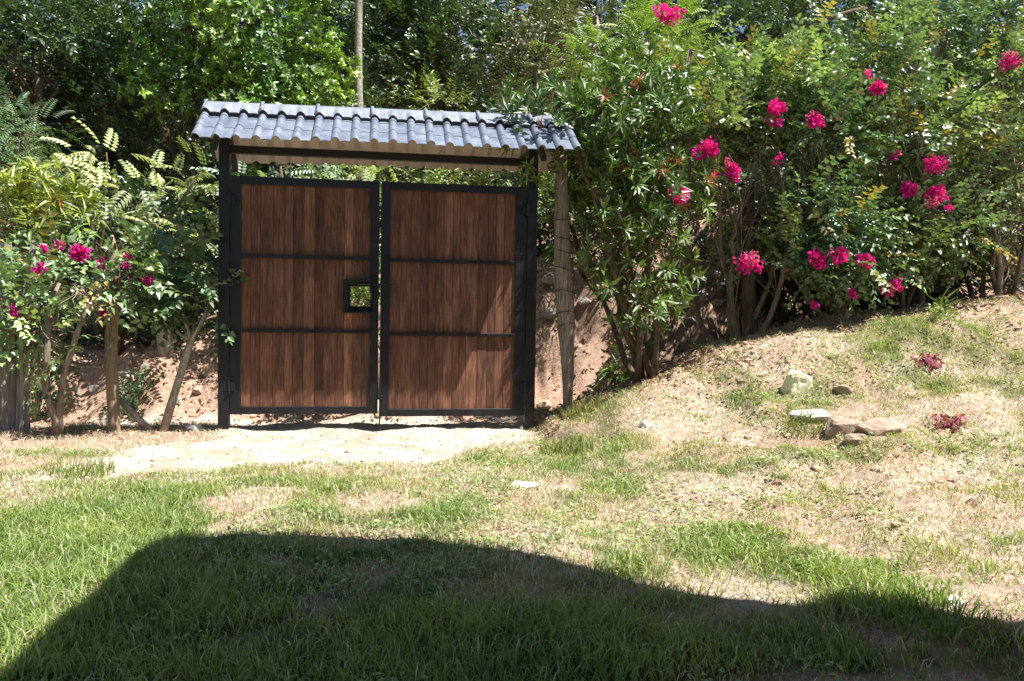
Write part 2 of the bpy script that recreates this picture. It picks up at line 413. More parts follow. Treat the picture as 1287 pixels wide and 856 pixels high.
def patch(name, lab, maskf, x0, x1, y0, y1, st, lift, mt):
    xs = np.arange(x0, x1, st); ys = np.arange(y0, y1, st); X, Y = np.meshgrid(xs, ys)
    mk = maskf(X, Y); f = gridfaces(len(ys), len(xs)); keep = (mk.reshape(-1)[f] > 0).all(1); f = f[keep]
    u, inv = np.unique(f, return_inverse=True); v = np.stack([X, Y, H(X, Y)+lift*sstep(0, .12, mk)-.002], -1).reshape(-1, 3)[u]
    g = Geo(); g.add(v, quads=inv.reshape(-1, 4)); return tag(g.build(name, mt, smooth=True), lab, kind='structure')
patch('driveway', 'pale crushed stone driveway in front of the gate', lambda x, y: np.where(y < .95, gravelmask(x, y), -1), -4.0, 2.0, -2.6, 1.0, .03, .008, M_gravel)
patch('dirt_lane', 'pale dirt lane running behind the gate', lambda x, y: np.where(y > .9, .6-np.abs(y-1.6)+(fbm(x*3, y*3, 0, 77)-.5)*.3, -1), -9, 9, .9, 2.4, .05, .008, M_gravel)

# ------------------------------------------------------------------ unseen slab added behind the viewpoint, shaped to throw the foreground shadow
edge = [ground_hit(*q)[:2] for q in [(-60, 935), (30, 851), (80, 805), (130, 760), (165, 725), (200, 697), (228, 682), (255, 676), (320, 674), (400, 676), (480, 679), (560, 684), (650, 692), (740, 714), (870, 746), (1000, 762)]]
edge += [[p[0], p[1]] for p in (ground_hit(1180, 766), ground_hit(1287, 782), ground_hit(1400, 800))]
HR = 3.3; sh = SUN[:2]/SUN[2]*HR
poly = [(e[0]+sh[0], e[1]+sh[1]) for e in edge]
poly = poly + [(poly[-1][0]+3, poly[-1][1]-.5), (poly[-1][0]+3, -13.5), (poly[0][0]-.8, -13.5)]
hs = empty('shadow_caster', (1, -10.5, 0)); tag(hs, 'unseen curved slab added behind the viewpoint to cast the foreground shadow', 'shadow_caster')
bm = bmesh.new(); f = bm.faces.new([bm.verts.new((a-1, b+10.5, HR)) for a, b in poly])
ext = bmesh.ops.extrude_face_region(bm, geom=[f]); bmesh.ops.translate(bm, vec=(0, 0, .16), verts=[v for v in ext['geom'] if isinstance(v, bmesh.types.BMVert)])
bmesh.ops.recalc_face_normals(bm, faces=bm.faces); bmesh.ops.triangulate(bm, faces=[f for f in bm.faces if len(f.verts) > 4])
me = bpy.data.meshes.new('caster_slab'); bm.to_mesh(me); me.materials.append(M_casterslab); o = bpy.data.objects.new('caster_slab', me); COL.objects.link(o); o.parent = hs  # added slab, outline traced back along the sun from the shadow edge
g = Geo(); g.box(-2.4, 7.0, -.1, .1, -.5, HR); g.build('caster_wall', M_casterwall, hs)  # added out of view together with the slab

# ------------------------------------------------------------------ the gate
gate = empty('gate', (0, 0, 0)); tag(gate, 'black steel framed double gate with brown timber boards under a small tiled roof', 'gate')
TILT = .0112
def zr(x): return 2.945+TILT*(x+1.58)
def ze(x): return 2.568+TILT*(x+1.53)
for (x0, x1, zb) in ((-1.455, -1.36, -.15), (1.40, 1.495, -.1)):
    g = Geo(); g.cbox(x0, x1, -.045, .045, zb, zr((x0+x1)/2)-.06, .004); g.build('post', M_black, gate)
g = Geo(); g.cbox(-1.36, 1.40, -.03, .03, 2.555, 2.625, .003); g.build('header_beam', M_black, gate)
for xx in (-1.405, 1.45):
    for side in (-1, 1):
        g = Geo(); v = []
        for yy, zz in ((side*.046, zr(xx)-.075), (side*.54, ze(xx)-.04)):
            v += [(xx+a, yy, zz+b) for a, b in ((-.025, -.055), (.025, -.055), (.025, 0), (-.025, 0))]
        g.add(v, quads=[(0, 1, 5, 4), (1, 2, 6, 5), (2, 3, 7, 6), (3, 0, 4, 7), (0, 3, 2, 1), (4, 5, 6, 7)]); g.build('rafter', M_black, gate)

# roof sheets: pressed wave profile in three stepped rows
WP = .165; X0 = -1.585; NWAV = 20
def wave(u):
    u = np.mod(u, 1.0); return np.where(u < .46, np.sin(np.pi*u/.46)**.6, 0)*.036 + .004*np.sin((u-.46)/.54*np.pi)*(u >= .46)
def sheet(w0, w1, side, lift):
    us = np.concatenate([w0+k+np.array([0, .012, .04, .09, .16, .23, .30, .37, .42, .448, .46, .6, .8]) for k in range(w1-w0)]+[[w1, w1+.012, w1+.04, w1+.09, w1+.16, w1+.23, w1+.3, w1+.37, w1+.42, w1+.448, w1+.46]])
    sv, st = [], []
    R = 3
    for r in range(R):
        sv += [r/R+1e-4, (r+.5)/R, (r+1)/R-.03, (r+1)/R-1e-4]; st += [0.0, .002, .004, .0042]
    sv = np.array(sv); st = np.array(st)
    U, Sv = np.meshgrid(us, sv); St = np.broadcast_to(st[:, None], U.shape)
    x = X0+U*WP
    hgt = wave(U)+St+lift
    ny, nz_ = .43/.714, .57/.714
    yy = .01+Sv*.565; zz = zr(x)+(ze(x)-zr(x))*Sv
    top = np.stack([x, side*(yy+hgt*ny), zz+hgt*nz_], -1); bot = np.stack([x, side*(yy+(hgt-.007)*ny), zz+(hgt-.007)*nz_], -1)
    nr, nc = U.shape; g = Geo(); fq = gridfaces(nr, nc)
    if side < 0: fq = fq[:, ::-1]
    n0 = nr*nc
    g.add(np.concatenate([top.reshape(-1, 3), bot.reshape(-1, 3)]), quads=fq, mi=0)
    g.q.append(fq[:, ::-1]+n0); g.qm.append(np.full(len(fq), 1))
    rim = []
    for j in range(nc-1):
        rim += [((nr-1)*nc+j, (nr-1)*nc+j+1, n0+(nr-1)*nc+j+1, n0+(nr-1)*nc+j)]
    for i in range(nr-1): rim += [(i*nc, (i+1)*nc, n0+(i+1)*nc, n0+i*nc), (i*nc+nc-1, n0+i*nc+nc-1, n0+(i+1)*nc+nc-1, (i+1)*nc+nc-1)]
    g.q.append(np.array(rim)); g.qm.append(np.zeros(len(rim)))
    return g.build('roof_sheet', [M_tile, M_under], gate, smooth=False)
for side in (-1, 1):
    for k, (a, b) in enumerate(((0, 6), (6, 12), (12, 18), (18, 20))):
        o = sheet(a, b, side, .003+.009*(k % 2))
        for pl in o.data.polygons: pass
        o.data.polygons.foreach_set('use_smooth', np.ones(len(o.data.polygons), bool)); 
        try: o.data.set_sharp_from_angle(angle=math.radians(38))
        except Exception: pass
def ridge(w0, w1):
    us = np.arange(w0, w1+1e-6, 1/12); prof = []
    # angle parameter across the ridge: front flap, round top, back flap
    sec = [(-.175, 0), (-.165, 0), (-.11, 0), (-.06, 0), (-.03, 1), (0, 1), (.03, 1), (.06, 0), (.11, 0), (.165, 0), (.175, 0)]
    V = []
    for (yy, top) in sec:
        for u in us:
            x = X0+u*WP; s = abs(yy)/.575; base = zr(x)+(ze(x)-zr(x))*s
            hw = (wave(u)*1.3+.052)*(1 if not top else .0) + (.06 if top else 0)
            if abs(yy) < .08 and not top: hw = (.05*.6+hw*.4)
            if yy == 0: hw += .004
            V.append((x, yy*(1+.0), base+hw*.85+(.02 if top and yy != 0 else .012 if yy == 0 else 0)))
    nc = len(us); g = Geo(); g.add(V, quads=gridfaces(len(sec), nc)[:, ::-1]*1)
    # collar at the joint
    V2 = []
    for dx in (0, .03):
        for (yy, top) in sec[1:-1]:
            x = X0+w0*WP+dx; s = abs(yy)/.575; base = zr(x)+(ze(x)-zr(x))*s
            hw = .06 if top else wave(w0+dx/WP)*1.2+.062
            V2.append((x, yy, base+hw*.85+(.034 if top else .012)))
    k = len(sec)-2
    g.add(V2, quads=[(i, i+1, k+i+1, k+i) for i in range(k-1)])
    o = g.build('ridge_cap', M_cap, gate, smooth=True)
    md = o.modifiers.new('solid', 'SOLIDIFY'); md.thickness = .006; md.offset = -1
    return o
for k in range(7): ridge(k*3, min(k*3+3, 20.0))
for side in (-1, 1):          # black strip standing for the shadow line under front and back cap edges
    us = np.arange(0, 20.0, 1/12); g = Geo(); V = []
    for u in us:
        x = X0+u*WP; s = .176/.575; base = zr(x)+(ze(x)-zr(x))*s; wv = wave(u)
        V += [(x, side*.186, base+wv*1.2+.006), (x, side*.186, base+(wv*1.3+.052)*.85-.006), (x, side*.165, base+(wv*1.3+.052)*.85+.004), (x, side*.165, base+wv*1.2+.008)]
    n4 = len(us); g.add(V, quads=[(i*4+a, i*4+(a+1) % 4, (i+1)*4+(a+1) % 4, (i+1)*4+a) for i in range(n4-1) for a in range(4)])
    g.build('cap_shadow_strip', M_capshade, gate)

# two leaves
rg = np.random.default_rng(7)
BOX = (-.335, -.07, 1.115, 1.425)   # lock opening box x0,x1,z0,z1
def leaf(x0, x1, z0, z1, sl0, sl1, boards, box):
    """x range, z range, widths of outer / inner stile, board edges"""
    g = Geo()
    g.cbox(x0, x0+sl0, -.03, .03, z0, z1, .003); g.cbox(x1-sl1, x1, -.03, .03, z0, z1, .003)
    g.cbox(x0+sl0, x1-sl1, -.028, .028, z1-.075, z1-.001, .003); g.cbox(x0+sl0, x1-sl1, -.028, .028, z0+.001, z0+.07, .003)
    o = g.build('gate_leaf', M_black, gate); o['label'] = 'left gate leaf with the lock opening' if box else 'right gate leaf with a patch of sun low down'
    for zc in (z0+(z1-z0)*.353, z0+(z1-z0)*.667):
        b = Geo(); b.cbox(x0+sl0-.002, x1-sl1+.002, -.046, -.012, zc-.016, zc+.016, .002); b.build('crossbar', M_black, o)
    e = np.array(boards)
    for a, b in zip(e[:-1], e[1:]):
        yo = rg.uniform(-.003, .003); gp = rg.uniform(.0003, .0012); bg_ = Geo()
        zt, zl = z1-.07, z0+.065
        cuts = [(zl, zt)]
        if box and a >= BOX[0]-.01: cuts = [(zl, BOX[2]+.02), (BOX[3]-.02, zt)]
        for (q0, q1) in cuts: bg_.cbox(a+gp/2, b-gp/2, -.009+yo, .009+yo, q0, q1, .0035)
        bg_.build('board', M_wood, o)
    return o
def edges(a, b, n, seed):
    r = np.random.default_rng(seed); w = r.uniform(.72, 1.25, n); w = w/w.sum()*(b-a); return [a]+list(a+np.cumsum(w))
lb = edges(-1.255, -.33, 10, 3)+list(np.array([-.255, -.165, -.085])-0)
LF = leaf(-1.352, -.012, .165, 2.352, .092, .078, lb, True)
RF = leaf(.004, 1.392, .138, 2.352, .086, .105, edges(.086, 1.291, 14, 5), False)
# lock opening: tapered steel surround
g = Geo(); x0, x1, z0, z1 = BOX; t = .062
o_ = [(x0, z0), (x1, z0), (x1, z1), (x0, z1)]; i_ = [(x0+t, z0+t), (x1-.012, z0+t), (x1-.012, z1-t), (x0+t, z1-t)]
V = [(a, -.075, b) for a, b in o_]+[(a, -.012, b) for a, b in i_]+[(a, .03, b) for a, b in i_]+[(a, -.012, b) for a, b in o_]
k = lambda s0, s1: [(s0+j, s0+(j+1) % 4, s1+(j+1) % 4, s1+j) for j in range(4)]
g.add(V, quads=k(0, 4)+k(4, 8)+k(12, 0)); g.build('lock_box', M_black, LF)
g = Geo()
for q in ((x0-.004, x0+.012, z0, z1), (x0+.012, x1, z1-.012, z1+.004), (x0+.012, x1, z0-.004, z0+.012)): g.cbox(q[0], q[1], -.082, -.068, q[2], q[3], .002)
g.build('lock_rim', M_black, LF)
g = Geo(); g.tube([(-.2, -.055, 1.385), (.075, -.055, 1.385)], .008, 8); g.build('latch_bolt', M_black, LF)
g = Geo(); g.tube([(-.1, -.02, 1.215), (-.03, -.025, 1.21)], .012, 8); g.build('latch', M_black, LF)
g = Geo(); g.tube([(.012, -.04, 1.2), (.006, -.04, .0)], .007, 7); g.cbox(-.015, .04, -.055, -.031, .3, .34); g.build('drop_rod', M_black, RF)
for xx, par in ((-1.357, LF), (1.396, RF)):
    for zz in (.42, 2.13):
        g = Geo(); g.tube([(xx, -.05, zz-.06), (xx, -.05, zz+.06)], .016, 8); g.cbox(xx-.05, xx+.05, -.05, -.032, zz-.04, zz+.04); g.build('hinge', M_black, par)

# ------------------------------------------------------------------ leaf sprays
def leaf_shape(kind):
    """leaf along +Y, unit length, facing +Z, folded on the midrib"""
    if kind == 'oval': w, s, f, d = .22, .42, .07, .10
    elif kind == 'heartf':
        return np.array([(0, 0, 0), (.33, .32, .1), (0, .36, 0), (-.33, .32, .1), (0, 1, -.2)], float), np.array([(0, 1, 2), (0, 2, 3), (2, 1, 4), (2, 4, 3)])
    elif kind == 'heart': w, s, f, d = .34, .30, .10, .18
    elif kind == 'lance': w, s, f, d = .11, .45, .04, .16
    elif kind == 'strap': w, s, f, d = .075, .4, .04, .35
    elif kind == 'ovalf':
        return np.array([(0, 0, 0), (.24, .42, .07), (0, .45, 0), (-.24, .42, .07), (0, 1, -.12)], float), np.array([(0, 1, 2), (0, 2, 3), (2, 1, 4), (2, 4, 3)])
    elif kind == 'bract': w, s, f, d = .36, .5, .16, -.1
    elif kind == 'far': return np.array([(0, 0, 0), (.26, .45, .05), (0, 1, -.08), (-.26, .45, .05)], float), np.array([(0, 1, 2), (0, 2, 3)])
    v = np.array([(0, 0, 0), (w, s, f), (0, s, 0), (-w, s, f), (0, 1, -d), (w*.62, .72, f*.4-d*.45), (-w*.62, .72, f*.4-d*.45)], float)
    if kind in ('far',): pass
    return v, np.array([(0, 1, 2), (0, 2, 3), (2, 1, 5), (2, 5, 4), (2, 4, 6), (2, 6, 3)])
def basis(y, up):
    y = y/(np.linalg.norm(y, axis=-1, keepdims=True)+1e-9)
    x = np.cross(y, up); x = x/(np.linalg.norm(x, axis=-1, keepdims=True)+1e-9); z = np.cross(x, y)
    return np.stack([x, y, z], -1)     # columns
def spray(kind, shape, rng, L, ll, n):
    """leaf bases, frames and sizes for one twig of length L along +Y with n leaves of length ll"""
    P, D, Uv, Sz = [], [], [], []
    if kind == 'alt':
        for i in range(n):
            t = (i+.5)/n; sd = 1 if i % 2 else -1
            P.append((rng.normal(0, .01), t*L, -.12*L*t*t)); a = math.radians(rng.uniform(35, 75))
            D.append((sd*math.sin(a), math.cos(a), rng.uniform(-.5, .25))); Uv.append((rng.normal(0, .45), rng.normal(0, .45), 1)); Sz.append(ll*rng.uniform(.65, 1.15)*(1-.3*t))
    elif kind == 'whorl':
        for i in range(n):
            a = i*2.4+rng.uniform(-.3, .3); e = rng.uniform(-.2, 1.0); t = 1-.35*rng.random()
            P.append((0, t*L, 0)); D.append((math.cos(a), .35+e, math.sin(a))); Uv.append((rng.normal(0, .3), 1, .6+rng.normal(0, .3))); Sz.append(ll*rng.uniform(.6, 1.15))
    elif kind == 'pinnate':
        for i in range(n):
            t = (i//2+1)/(n/2+.5); sd = 1 if i % 2 else -1
            P.append((0, t*L, -.45*L*t*t)); D.append((sd, .45, -.35-.3*t)); Uv.append((sd*.15, .2, 1)); Sz.append(ll*(1-.5*abs(t-.45)))
    elif kind == 'flower':
        for i in range(n):
            v = rng.normal(size=3); v /= np.linalg.norm(v); r = L*rng.uniform(.3, 1.0)
            P.append(v*r); D.append(v+rng.normal(0, .7, 3)); Uv.append(rng.normal(size=3)); Sz.append(ll*rng.uniform(.7, 1.2))
    P = np.array(P, float); B = basis(np.array(D, float), np.array(Uv, float)); Sz = np.array(Sz)
    v, t = leaf_shape(shape)
    V = np.einsum('nij,kj->nki', B, v)*Sz[:, None, None]+P[:, None]
    T = t[None]+np.arange(len(P))[:, None, None]*len(v)
    return V.reshape(-1, 3), T.reshape(-1, 3), len(P), len(v)
def scatter(geo, rng, templates, pos, dirs, ups, scale, cols, lv=.18):
    """put a spray at every pos; colours vary per spray and per leaf"""
    B = basis(dirs, ups); pick = rng.integers(0, len(templates), len(pos))
    for k, (V, T, nl, kv) in enumerate(templates):
        s = np.where(pick == k)[0]
        if not len(s): continue
        W_ = np.einsum('nij,kj->nki', B[s], V)*scale[s][:, None, None]+pos[s][:, None]
        T_ = T[None]+np.arange(len(s))[:, None, None]*len(V)
        c = cols[s][:, None, :]*(1+rng.uniform(-lv, lv*1.2, (len(s), nl, 1)))
        c = c+rng.uniform(-.008, .012, (len(s), nl, 1))*np.array([1, .6, .1])
        c = np.repeat(np.clip(c, .002, 1), kv, axis=1).reshape(-1, 3)
        geo.add(W_.reshape(-1, 3), tris=T_.reshape(-1, 3), col=c)
def blob(px, py, y, rx, rz, ry=None):
    q = mpp(y)*1.02; return (aty(px, py, y), np.array([rx*q, (ry if ry else .6*(rx+rz)*q), rz*q]))
def fill(rng, blobs, n, shell=.5, gap=.42, gs=2.2, seed=0):
    """sample spray seats through the blobs, leaving noise-shaped gaps"""
    vol = np.array([r[0]*r[1]*r[2] for _, r in blobs])**.75; vol = vol/vol.sum()
    P, O = [], []
    need = n
    for _ in range(12):
        k = rng.choice(len(blobs), need*2, p=vol); C = np.array([b[0] for b in blobs])[k]; R_ = np.array([b[1] for b in blobs])[k]
        d = rng.normal(size=(len(k), 3)); d /= np.linalg.norm(d, axis=1)[:, None]
        rr = np.where(rng.random(len(k)) < shell, rng.uniform(.72, 1.02, len(k)), rng.random(len(k))**.4*.95)
        rr = rr*(1+.28*(vnoise(d[:, 0]*2.2+C[:, 0], d[:, 1]*2.2+C[:, 1], d[:, 2]*2.2+C[:, 2], seed+3)-.5)*2)
        p = C+d*R_*rr[:, None]
        keep = (fbm(p[:, 0]*gs, p[:, 1]*gs, p[:, 2]*gs, seed, 2) > gap) & (p[:, 2] > H(p[:, 0], p[:, 1])+.06)
        P.append(p[keep]); O.append(d[keep]); need = n-sum(len(a) for a in P)
        if need <= 0: break
    return np.concatenate(P)[:n], np.concatenate(O)[:n]

LITP = np.array([aty(*q, 0)[[0, 2]] for q in [(641, 338), (655, 338), (655, 425), (655, 522), (570, 522), (590, 450)]])
def carve(P, O, rng):
    """the gap in the shrub through which the sun reaches the lower right of the gate"""
    t = P[:, 1]/SUN[1]; q = P-SUN*t[:, None]
    d = polydist(q[:, 0], q[:, 2], LITP); right = q[:, 0] > 1.12
    k = (P[:, 1] > 0) | (d < -.17) | (right & (rng.random(len(P)) < .13) & (d < .3)); k &= ~((np.abs(P[:, 0]-1.86) < .2) & (P[:, 1] < .15) & (P[:, 2] < 2.35)); return P[k], O[k]
def curve(a, b, rng, bend=.15, k=6, sag=0.0):
    a, b = np.array(a, float), np.array(b, float); L = np.linalg.norm(b-a); t = np.linspace(0, 1, k)[:, None]
    off = rng.normal(0, bend*L*.5, 3); p = a+(b-a)*t+off*(np.sin(t*np.pi)); p[:, 2] += sag*L*np.sin(t[:, 0]*np.pi)
    p[1:-1] += rng.normal(0, bend*L*.06, (k-2, 3)); return p

TPL = {}
def tpl(kind, shape, L, ll, n, nv=5):
    key = (kind, shape, L, ll, n)
    if key not in TPL:
        r = np.random.default_rng(abs(hash(str(key))) % 1 + len(TPL)*13+5); TPL[key] = [spray(kind, shape, r, L, ll, n) for _ in range(nv)]
    return TPL[key]
def plant(name, label, cat, seed, base, blobs, n, kind, shape, L, ll, nl, col, group=None, trunk_r=.04, stems=1, barkm=None,
          shell=.55, gap=.42, gs=2.2, tips=None, leafm=None, twigs=30, upb=.35, spread=.6, colvar=.22, accent=None, topb=0, lean=None, stemcol=None, crown='crown'):
    """one plant: Empty at its base > trunk (with limbs and twigs), crown"""
    rng = np.random.default_rng(seed); base = np.array(base, float)
    root = empty(name, base); tag(root, label, cat, group)
    P, O = fill(rng, blobs, n, shell, gap, gs, seed)
    if seed in (61, 71): P, O = carve(P, O, rng)
    if seed == 75:
        k = (np.abs(P[:, 0]+2.37) > .2) | (P[:, 1] > .1) | ((P[:, 2] > 1.1) & (P[:, 2] < 1.5)); P, O = P[k], O[k]
    d = O*spread+np.array([0, 0, upb])+rng.normal(0, .45, P.shape)
    up = np.array([0, 0, 1.0])+SUN*.75+rng.normal(0, .38, P.shape)
    colr = np.array(col, float)[None]*(1+rng.normal(0, colvar, (len(P), 1)))
    cl = fbm(P[:, 0]*1.3, P[:, 1]*1.3, P[:, 2]*1.3, seed+9, 2)[:, None]; colr = colr*(1+np.array([.9, .6, .25])*(cl-.5)*1.9)
    if accent is not None:
        frac, ac = accent; s = rng.random(len(P)) < frac; colr[s] = np.array(ac)*(1+rng.normal(0, .15, (s.sum(), 1)))
    g = Geo(); scatter(g, rng, tpl(kind, shape, L, ll, nl), P-base, d, up, rng.uniform(.75, 1.2, len(P)), np.clip(colr, .004, 1))
    t = Geo(); bs = []
    for s in range(stems):
        b0 = np.array([rng.normal(0, .06*(stems > 1))+0, rng.normal(0, .06*(stems > 1)), -.06])
        q = blobs[s % len(blobs)] if stems > 1 else (np.mean([b[0] for b in blobs], 0), np.min([b[1] for b in blobs], 0)); topp = q[0]-base+rng.normal(0, .12, 3)*q[1]
        if stems == 1 and lean is not None: topp = np.array(lean)-base
        c = curve(b0, topp, rng, .16, 9); rad = np.linspace(trunk_r, trunk_r*.45, 9); rad[0] *= 1.25
        t.tube(c, rad, 8, rough=.12, rng=rng); bs.append(c)
    for b in blobs:
        c = bs[int(np.argmin([np.linalg.norm(k[-1]-(b[0]-base)) for k in bs]))]; i = rng.integers(3, 8)
        p = curve(c[i], b[0]-base+rng.normal(0, .15, 3)*b[1], rng, .2, 6); t.tube(p, np.linspace(trunk_r*.5, trunk_r*.22, 6), 6, rough=.1, rng=rng); bs.append(np.concatenate([c[3:], p]))
    for _ in range(twigs):
        c = bs[rng.integers(0, len(bs))]; i = rng.integers(min(2, len(c)-1), len(c)); j = rng.integers(0, len(P)); 
        cand = rng.integers(0, len(P), 6); j = cand[np.argmin(np.linalg.norm(P[cand]-base-c[i], axis=1))]
        t.tube(curve(c[i], P[j]-base, rng, .18, 5), np.linspace(max(.004, trunk_r*.2), .003, 5), 4, cap=False)
    g.build(crown, leafm or M_leaf, root); t.build('trunk', barkm or M_bark, root, smooth=True)
    return root, P

G_mid = (.085, .15, .033); G_dark = (.045, .085, .025); G_bright = (.17, .27, .045); G_yel = (.25, .33, .05); G_blue = (.1, .17, .08); G_pale = (.3, .36, .17)
def gz(x, y): return (x, y, float(H(x, y)))

# ---- far woods that close the view
rng = np.random.default_rng(100); g = Geo()
fb = [(np.array([x, y, 3.5+rng.uniform(-1, 4)]), np.array([rng.uniform(2, 3.5), 2.0, rng.uniform(2.5, 4)])) for x in np.arange(-16, 26, 2.1) for y in (15+rng.uniform(-1, 1), 19+rng.uniform(-1, 1))]
fb += [(np.array([x, 11.8, 4+rng.uniform(-1, 3.5)]), np.array([1.8, 1.2, 2.6])) for x in np.arange(-11, 17, 1.5)]
P, O = fill(rng, fb, 16500, .6, .33, .9, 5)
scatter(g, rng, tpl('alt', 'far', .7, .30, 14), P, O*.5+np.array([0, 0, .2])+rng.normal(0, .5, P.shape), np.array([0, 0, 1.])+rng.normal(0, .4, P.shape), rng.uniform(.8, 1.3, len(P)),
        np.array(G_dark)*(1+rng.normal(0, .25, (len(P), 1))))
for k in range(60):
    x, y = rng.uniform(-16, 24), rng.uniform(13.5, 20); b = np.array(gz(x, y)); g.tube(curve(b, b+np.array([rng.normal(0, .6), 0, rng.uniform(6, 10)]), rng, .06, 6), np.linspace(.14, .06, 6), 6, col=(.07, .055, .04))
tag(g.build('distant_woods', M_leafm), 'dense dark woodland closing the view behind the nearer trees', kind='stuff')

# ---- trees beyond the lane
GT = 'trees beyond the lane'
plant('broadleaf_tree', 'bright green bushy tree rising behind the left end of the gate roof', 'tree', 11, gz(-2.3, 5.2),
      [blob(330, 70, 4.6, 85, 60), blob(250, 45, 4.9, 70, 55), blob(300, 135, 4.3, 75, 50), blob(385, 110, 4.6, 55, 45), blob(210, 110, 5, 55, 40), blob(330, -40, 5, 120, 60)],
      2900, 'whorl', 'ovalf', .22, .098, 10, G_bright, GT, .11, gap=.49, gs=1.5, twigs=120, upb=.45, colvar=.38, shell=.45)
plant('broadleaf_tree', 'dark dense tree filling the top left corner', 'tree', 12, gz(-6.6, 7),
      [blob(60, 70, 6.3, 110, 80), blob(-60, 120, 6, 110, 110), blob(150, 10, 7, 100, 70), blob(60, 190, 6, 80, 60)], 1900, 'alt', 'ovalf', .4, .13, 12, G_dark, GT, .15, gap=.46, gs=1.3, twigs=110)
plant('broadleaf_tree', 'shady dark tree between the corner tree and the bright green tree', 'tree', 13, gz(-4.3, 7.2),
      [blob(170, 130, 6.6, 80, 80), blob(200, 220, 6.2, 80, 60), blob(120, 230, 6.2, 70, 60)], 1300, 'alt', 'ovalf', .38, .13, 12, (.035, .07, .022), GT, .12, gap=.46, gs=1.5, twigs=70)
plant('broadleaf_tree', 'dark green tree just right of the slender pale trunk', 'tree', 14, gz(.3, 9),
      [blob(520, 60, 8.3, 90, 70), blob(590, 110, 8, 90, 60), blob(480, 20, 9, 90, 60), blob(560, -20, 8.6, 110, 60)], 1700, 'alt', 'ovalf', .42, .14, 12, G_dark, GT, .16, gap=.47, gs=1.2, twigs=110, barkm=M_bark)
plant('broadleaf_tree', 'thin crowned tree with tangled bare branches above the right end of the gate roof', 'tree', 15, gz(2.6, 7.6),
      [blob(650, 50, 7, 80, 70), blob(720, 40, 6.8, 70, 60), blob(690, 110, 6.4, 70, 40)], 750, 'alt', 'ovalf', .38, .11, 11, (.1, .12, .045), GT, .12, gap=.44, gs=1.5, twigs=260, barkm=M_barkp)
plant('broadleaf_tree', 'mid green tree standing left of the slender pale trunk', 'tree', 16, gz(-1.3, 7.6),
      [blob(410, 60, 7.2, 55, 90), blob(420, 150, 7, 60, 60), blob(380, 180, 6.5, 60, 50)], 1000, 'alt', 'ovalf', .36, .12, 12, (.05, .095, .028), GT, .11, gap=.45, gs=1.5, twigs=80)
plant('broadleaf_tree', 'dark tree rising behind the upper right bougainvillea', 'tree', 17, gz(6.2, 7.5),
      [blob(930, 60, 6.4, 90, 70), blob(1010, 20, 6.5, 90, 60), blob(880, 130, 6, 70, 60), blob(850, 20, 7, 80, 70), blob(1120, 20, 6.5, 110, 80)], 1700, 'alt', 'ovalf', .4, .13, 12, (.045, .085, .03), GT, .14, gap=.44, gs=1.3, twigs=90)
plant('broadleaf_tree', 'leafy tree half hidden at the far right edge', 'tree', 18, gz(10.5, 7),
      [blob(1240, 30, 6.4, 110, 90), blob(1300, 120, 6, 100, 100), blob(1180, 120, 6.4, 80, 80)], 1300, 'alt', 'ovalf', .4, .13, 12, G_mid, GT, .14, gap=.42, gs=1.3, twigs=60)
# slender pale trunk
rng = np.random.default_rng(21); b = np.array(gz(-.31, 5.0)); t_ = empty('slender_tree', b); tag(t_, 'slender tree with a straight pale trunk rising behind the gate roof', 'tree')
g = Geo(); zz = np.linspace(-.1, 7.2, 22); px = np.array([.02*math.sin(z*1.3)-.01*z for z in zz]); g.tube(np.stack([px, 0*zz, zz], -1), np.linspace(.075, .045, 22), 10, rough=.05, rng=rng)
for k in range(7): g.tube(curve((px[-1-k//2], 0, 6.9-.2*k), (rng.normal(0, 1), rng.normal(0, .8), 7.6+rng.random()*.7), rng, .2, 5), np.linspace(.025, .008, 5), 5)
g.build('trunk', M_barkp, t_, smooth=True)
g = Geo(); P, O = fill(rng, [(np.array([0, 0, 7.9])+b, np.array([1.5, 1.3, .8]))], 450, .5, .4, 1.5, 3)
scatter(g, rng, tpl('alt', 'ovalf', .36, .12, 12), P-b, O+np.array([0, 0, .3]), np.array([0, 0, 1.])+rng.normal(0, .3, P.shape), rng.uniform(.8, 1.2, len(P)), np.array(G_mid)*(1+rng.normal(0, .2, (len(P), 1)))); g.build('crown', M_leaf, t_)

# ---- shrubs on the bank top
GS = 'shrubs along the top of the bank'
plant('pinnate_shrub', 'shrub with pale arching feathered leaves above the pointed post', 'shrub', 31, gz(-3.3, 3.3),
      [blob(125, 195, 2.5, 75, 16), blob(180, 240, 2.6, 70, 30), blob(250, 225, 2.7, 35, 30), blob(240, 300, 2.5, 55, 35), blob(150, 290, 2.5, 70, 30), blob(80, 205, 2.4, 45, 20)],
      125, 'pinnate', 'ovalf', .33, .105, 13, G_pale, GS, .035, stems=3, gap=.4, twigs=30, upb=.1, spread=.9, leafm=M_leafm, colvar=.3)
plant('pinnate_shrub', 'shrub with feathered pale leaves seen in the gap over the left gate leaf', 'shrub', 32, gz(-.9, 3.4),
      [blob(360, 205, 2.6, 70, 30), blob(450, 210, 2.7, 50, 30), blob(320, 240, 2.8, 60, 30), blob(430, 260, 2.8, 70, 40)], 135, 'pinnate', 'ovalf', .36, .115, 13, G_pale, GS, .03, stems=3, gap=.38, twigs=20, upb=.15, leafm=M_leafm, colvar=.3)
plant('leafy_shrub', 'bright green shrub seen in the gap over the right gate leaf', 'shrub', 33, gz(1.3, 3.4),
      [blob(590, 215, 2.6, 70, 30), blob(640, 230, 2.6, 50, 40), blob(560, 260, 2.7, 70, 40), blob(700, 250, 2.6, 45, 70), blob(540, 130, 4.6, 45, 22)], 520, 'alt', 'lance', .3, .12, 12, (.16, .23, .045), GS, .03, stems=3, gap=.4, twigs=30)
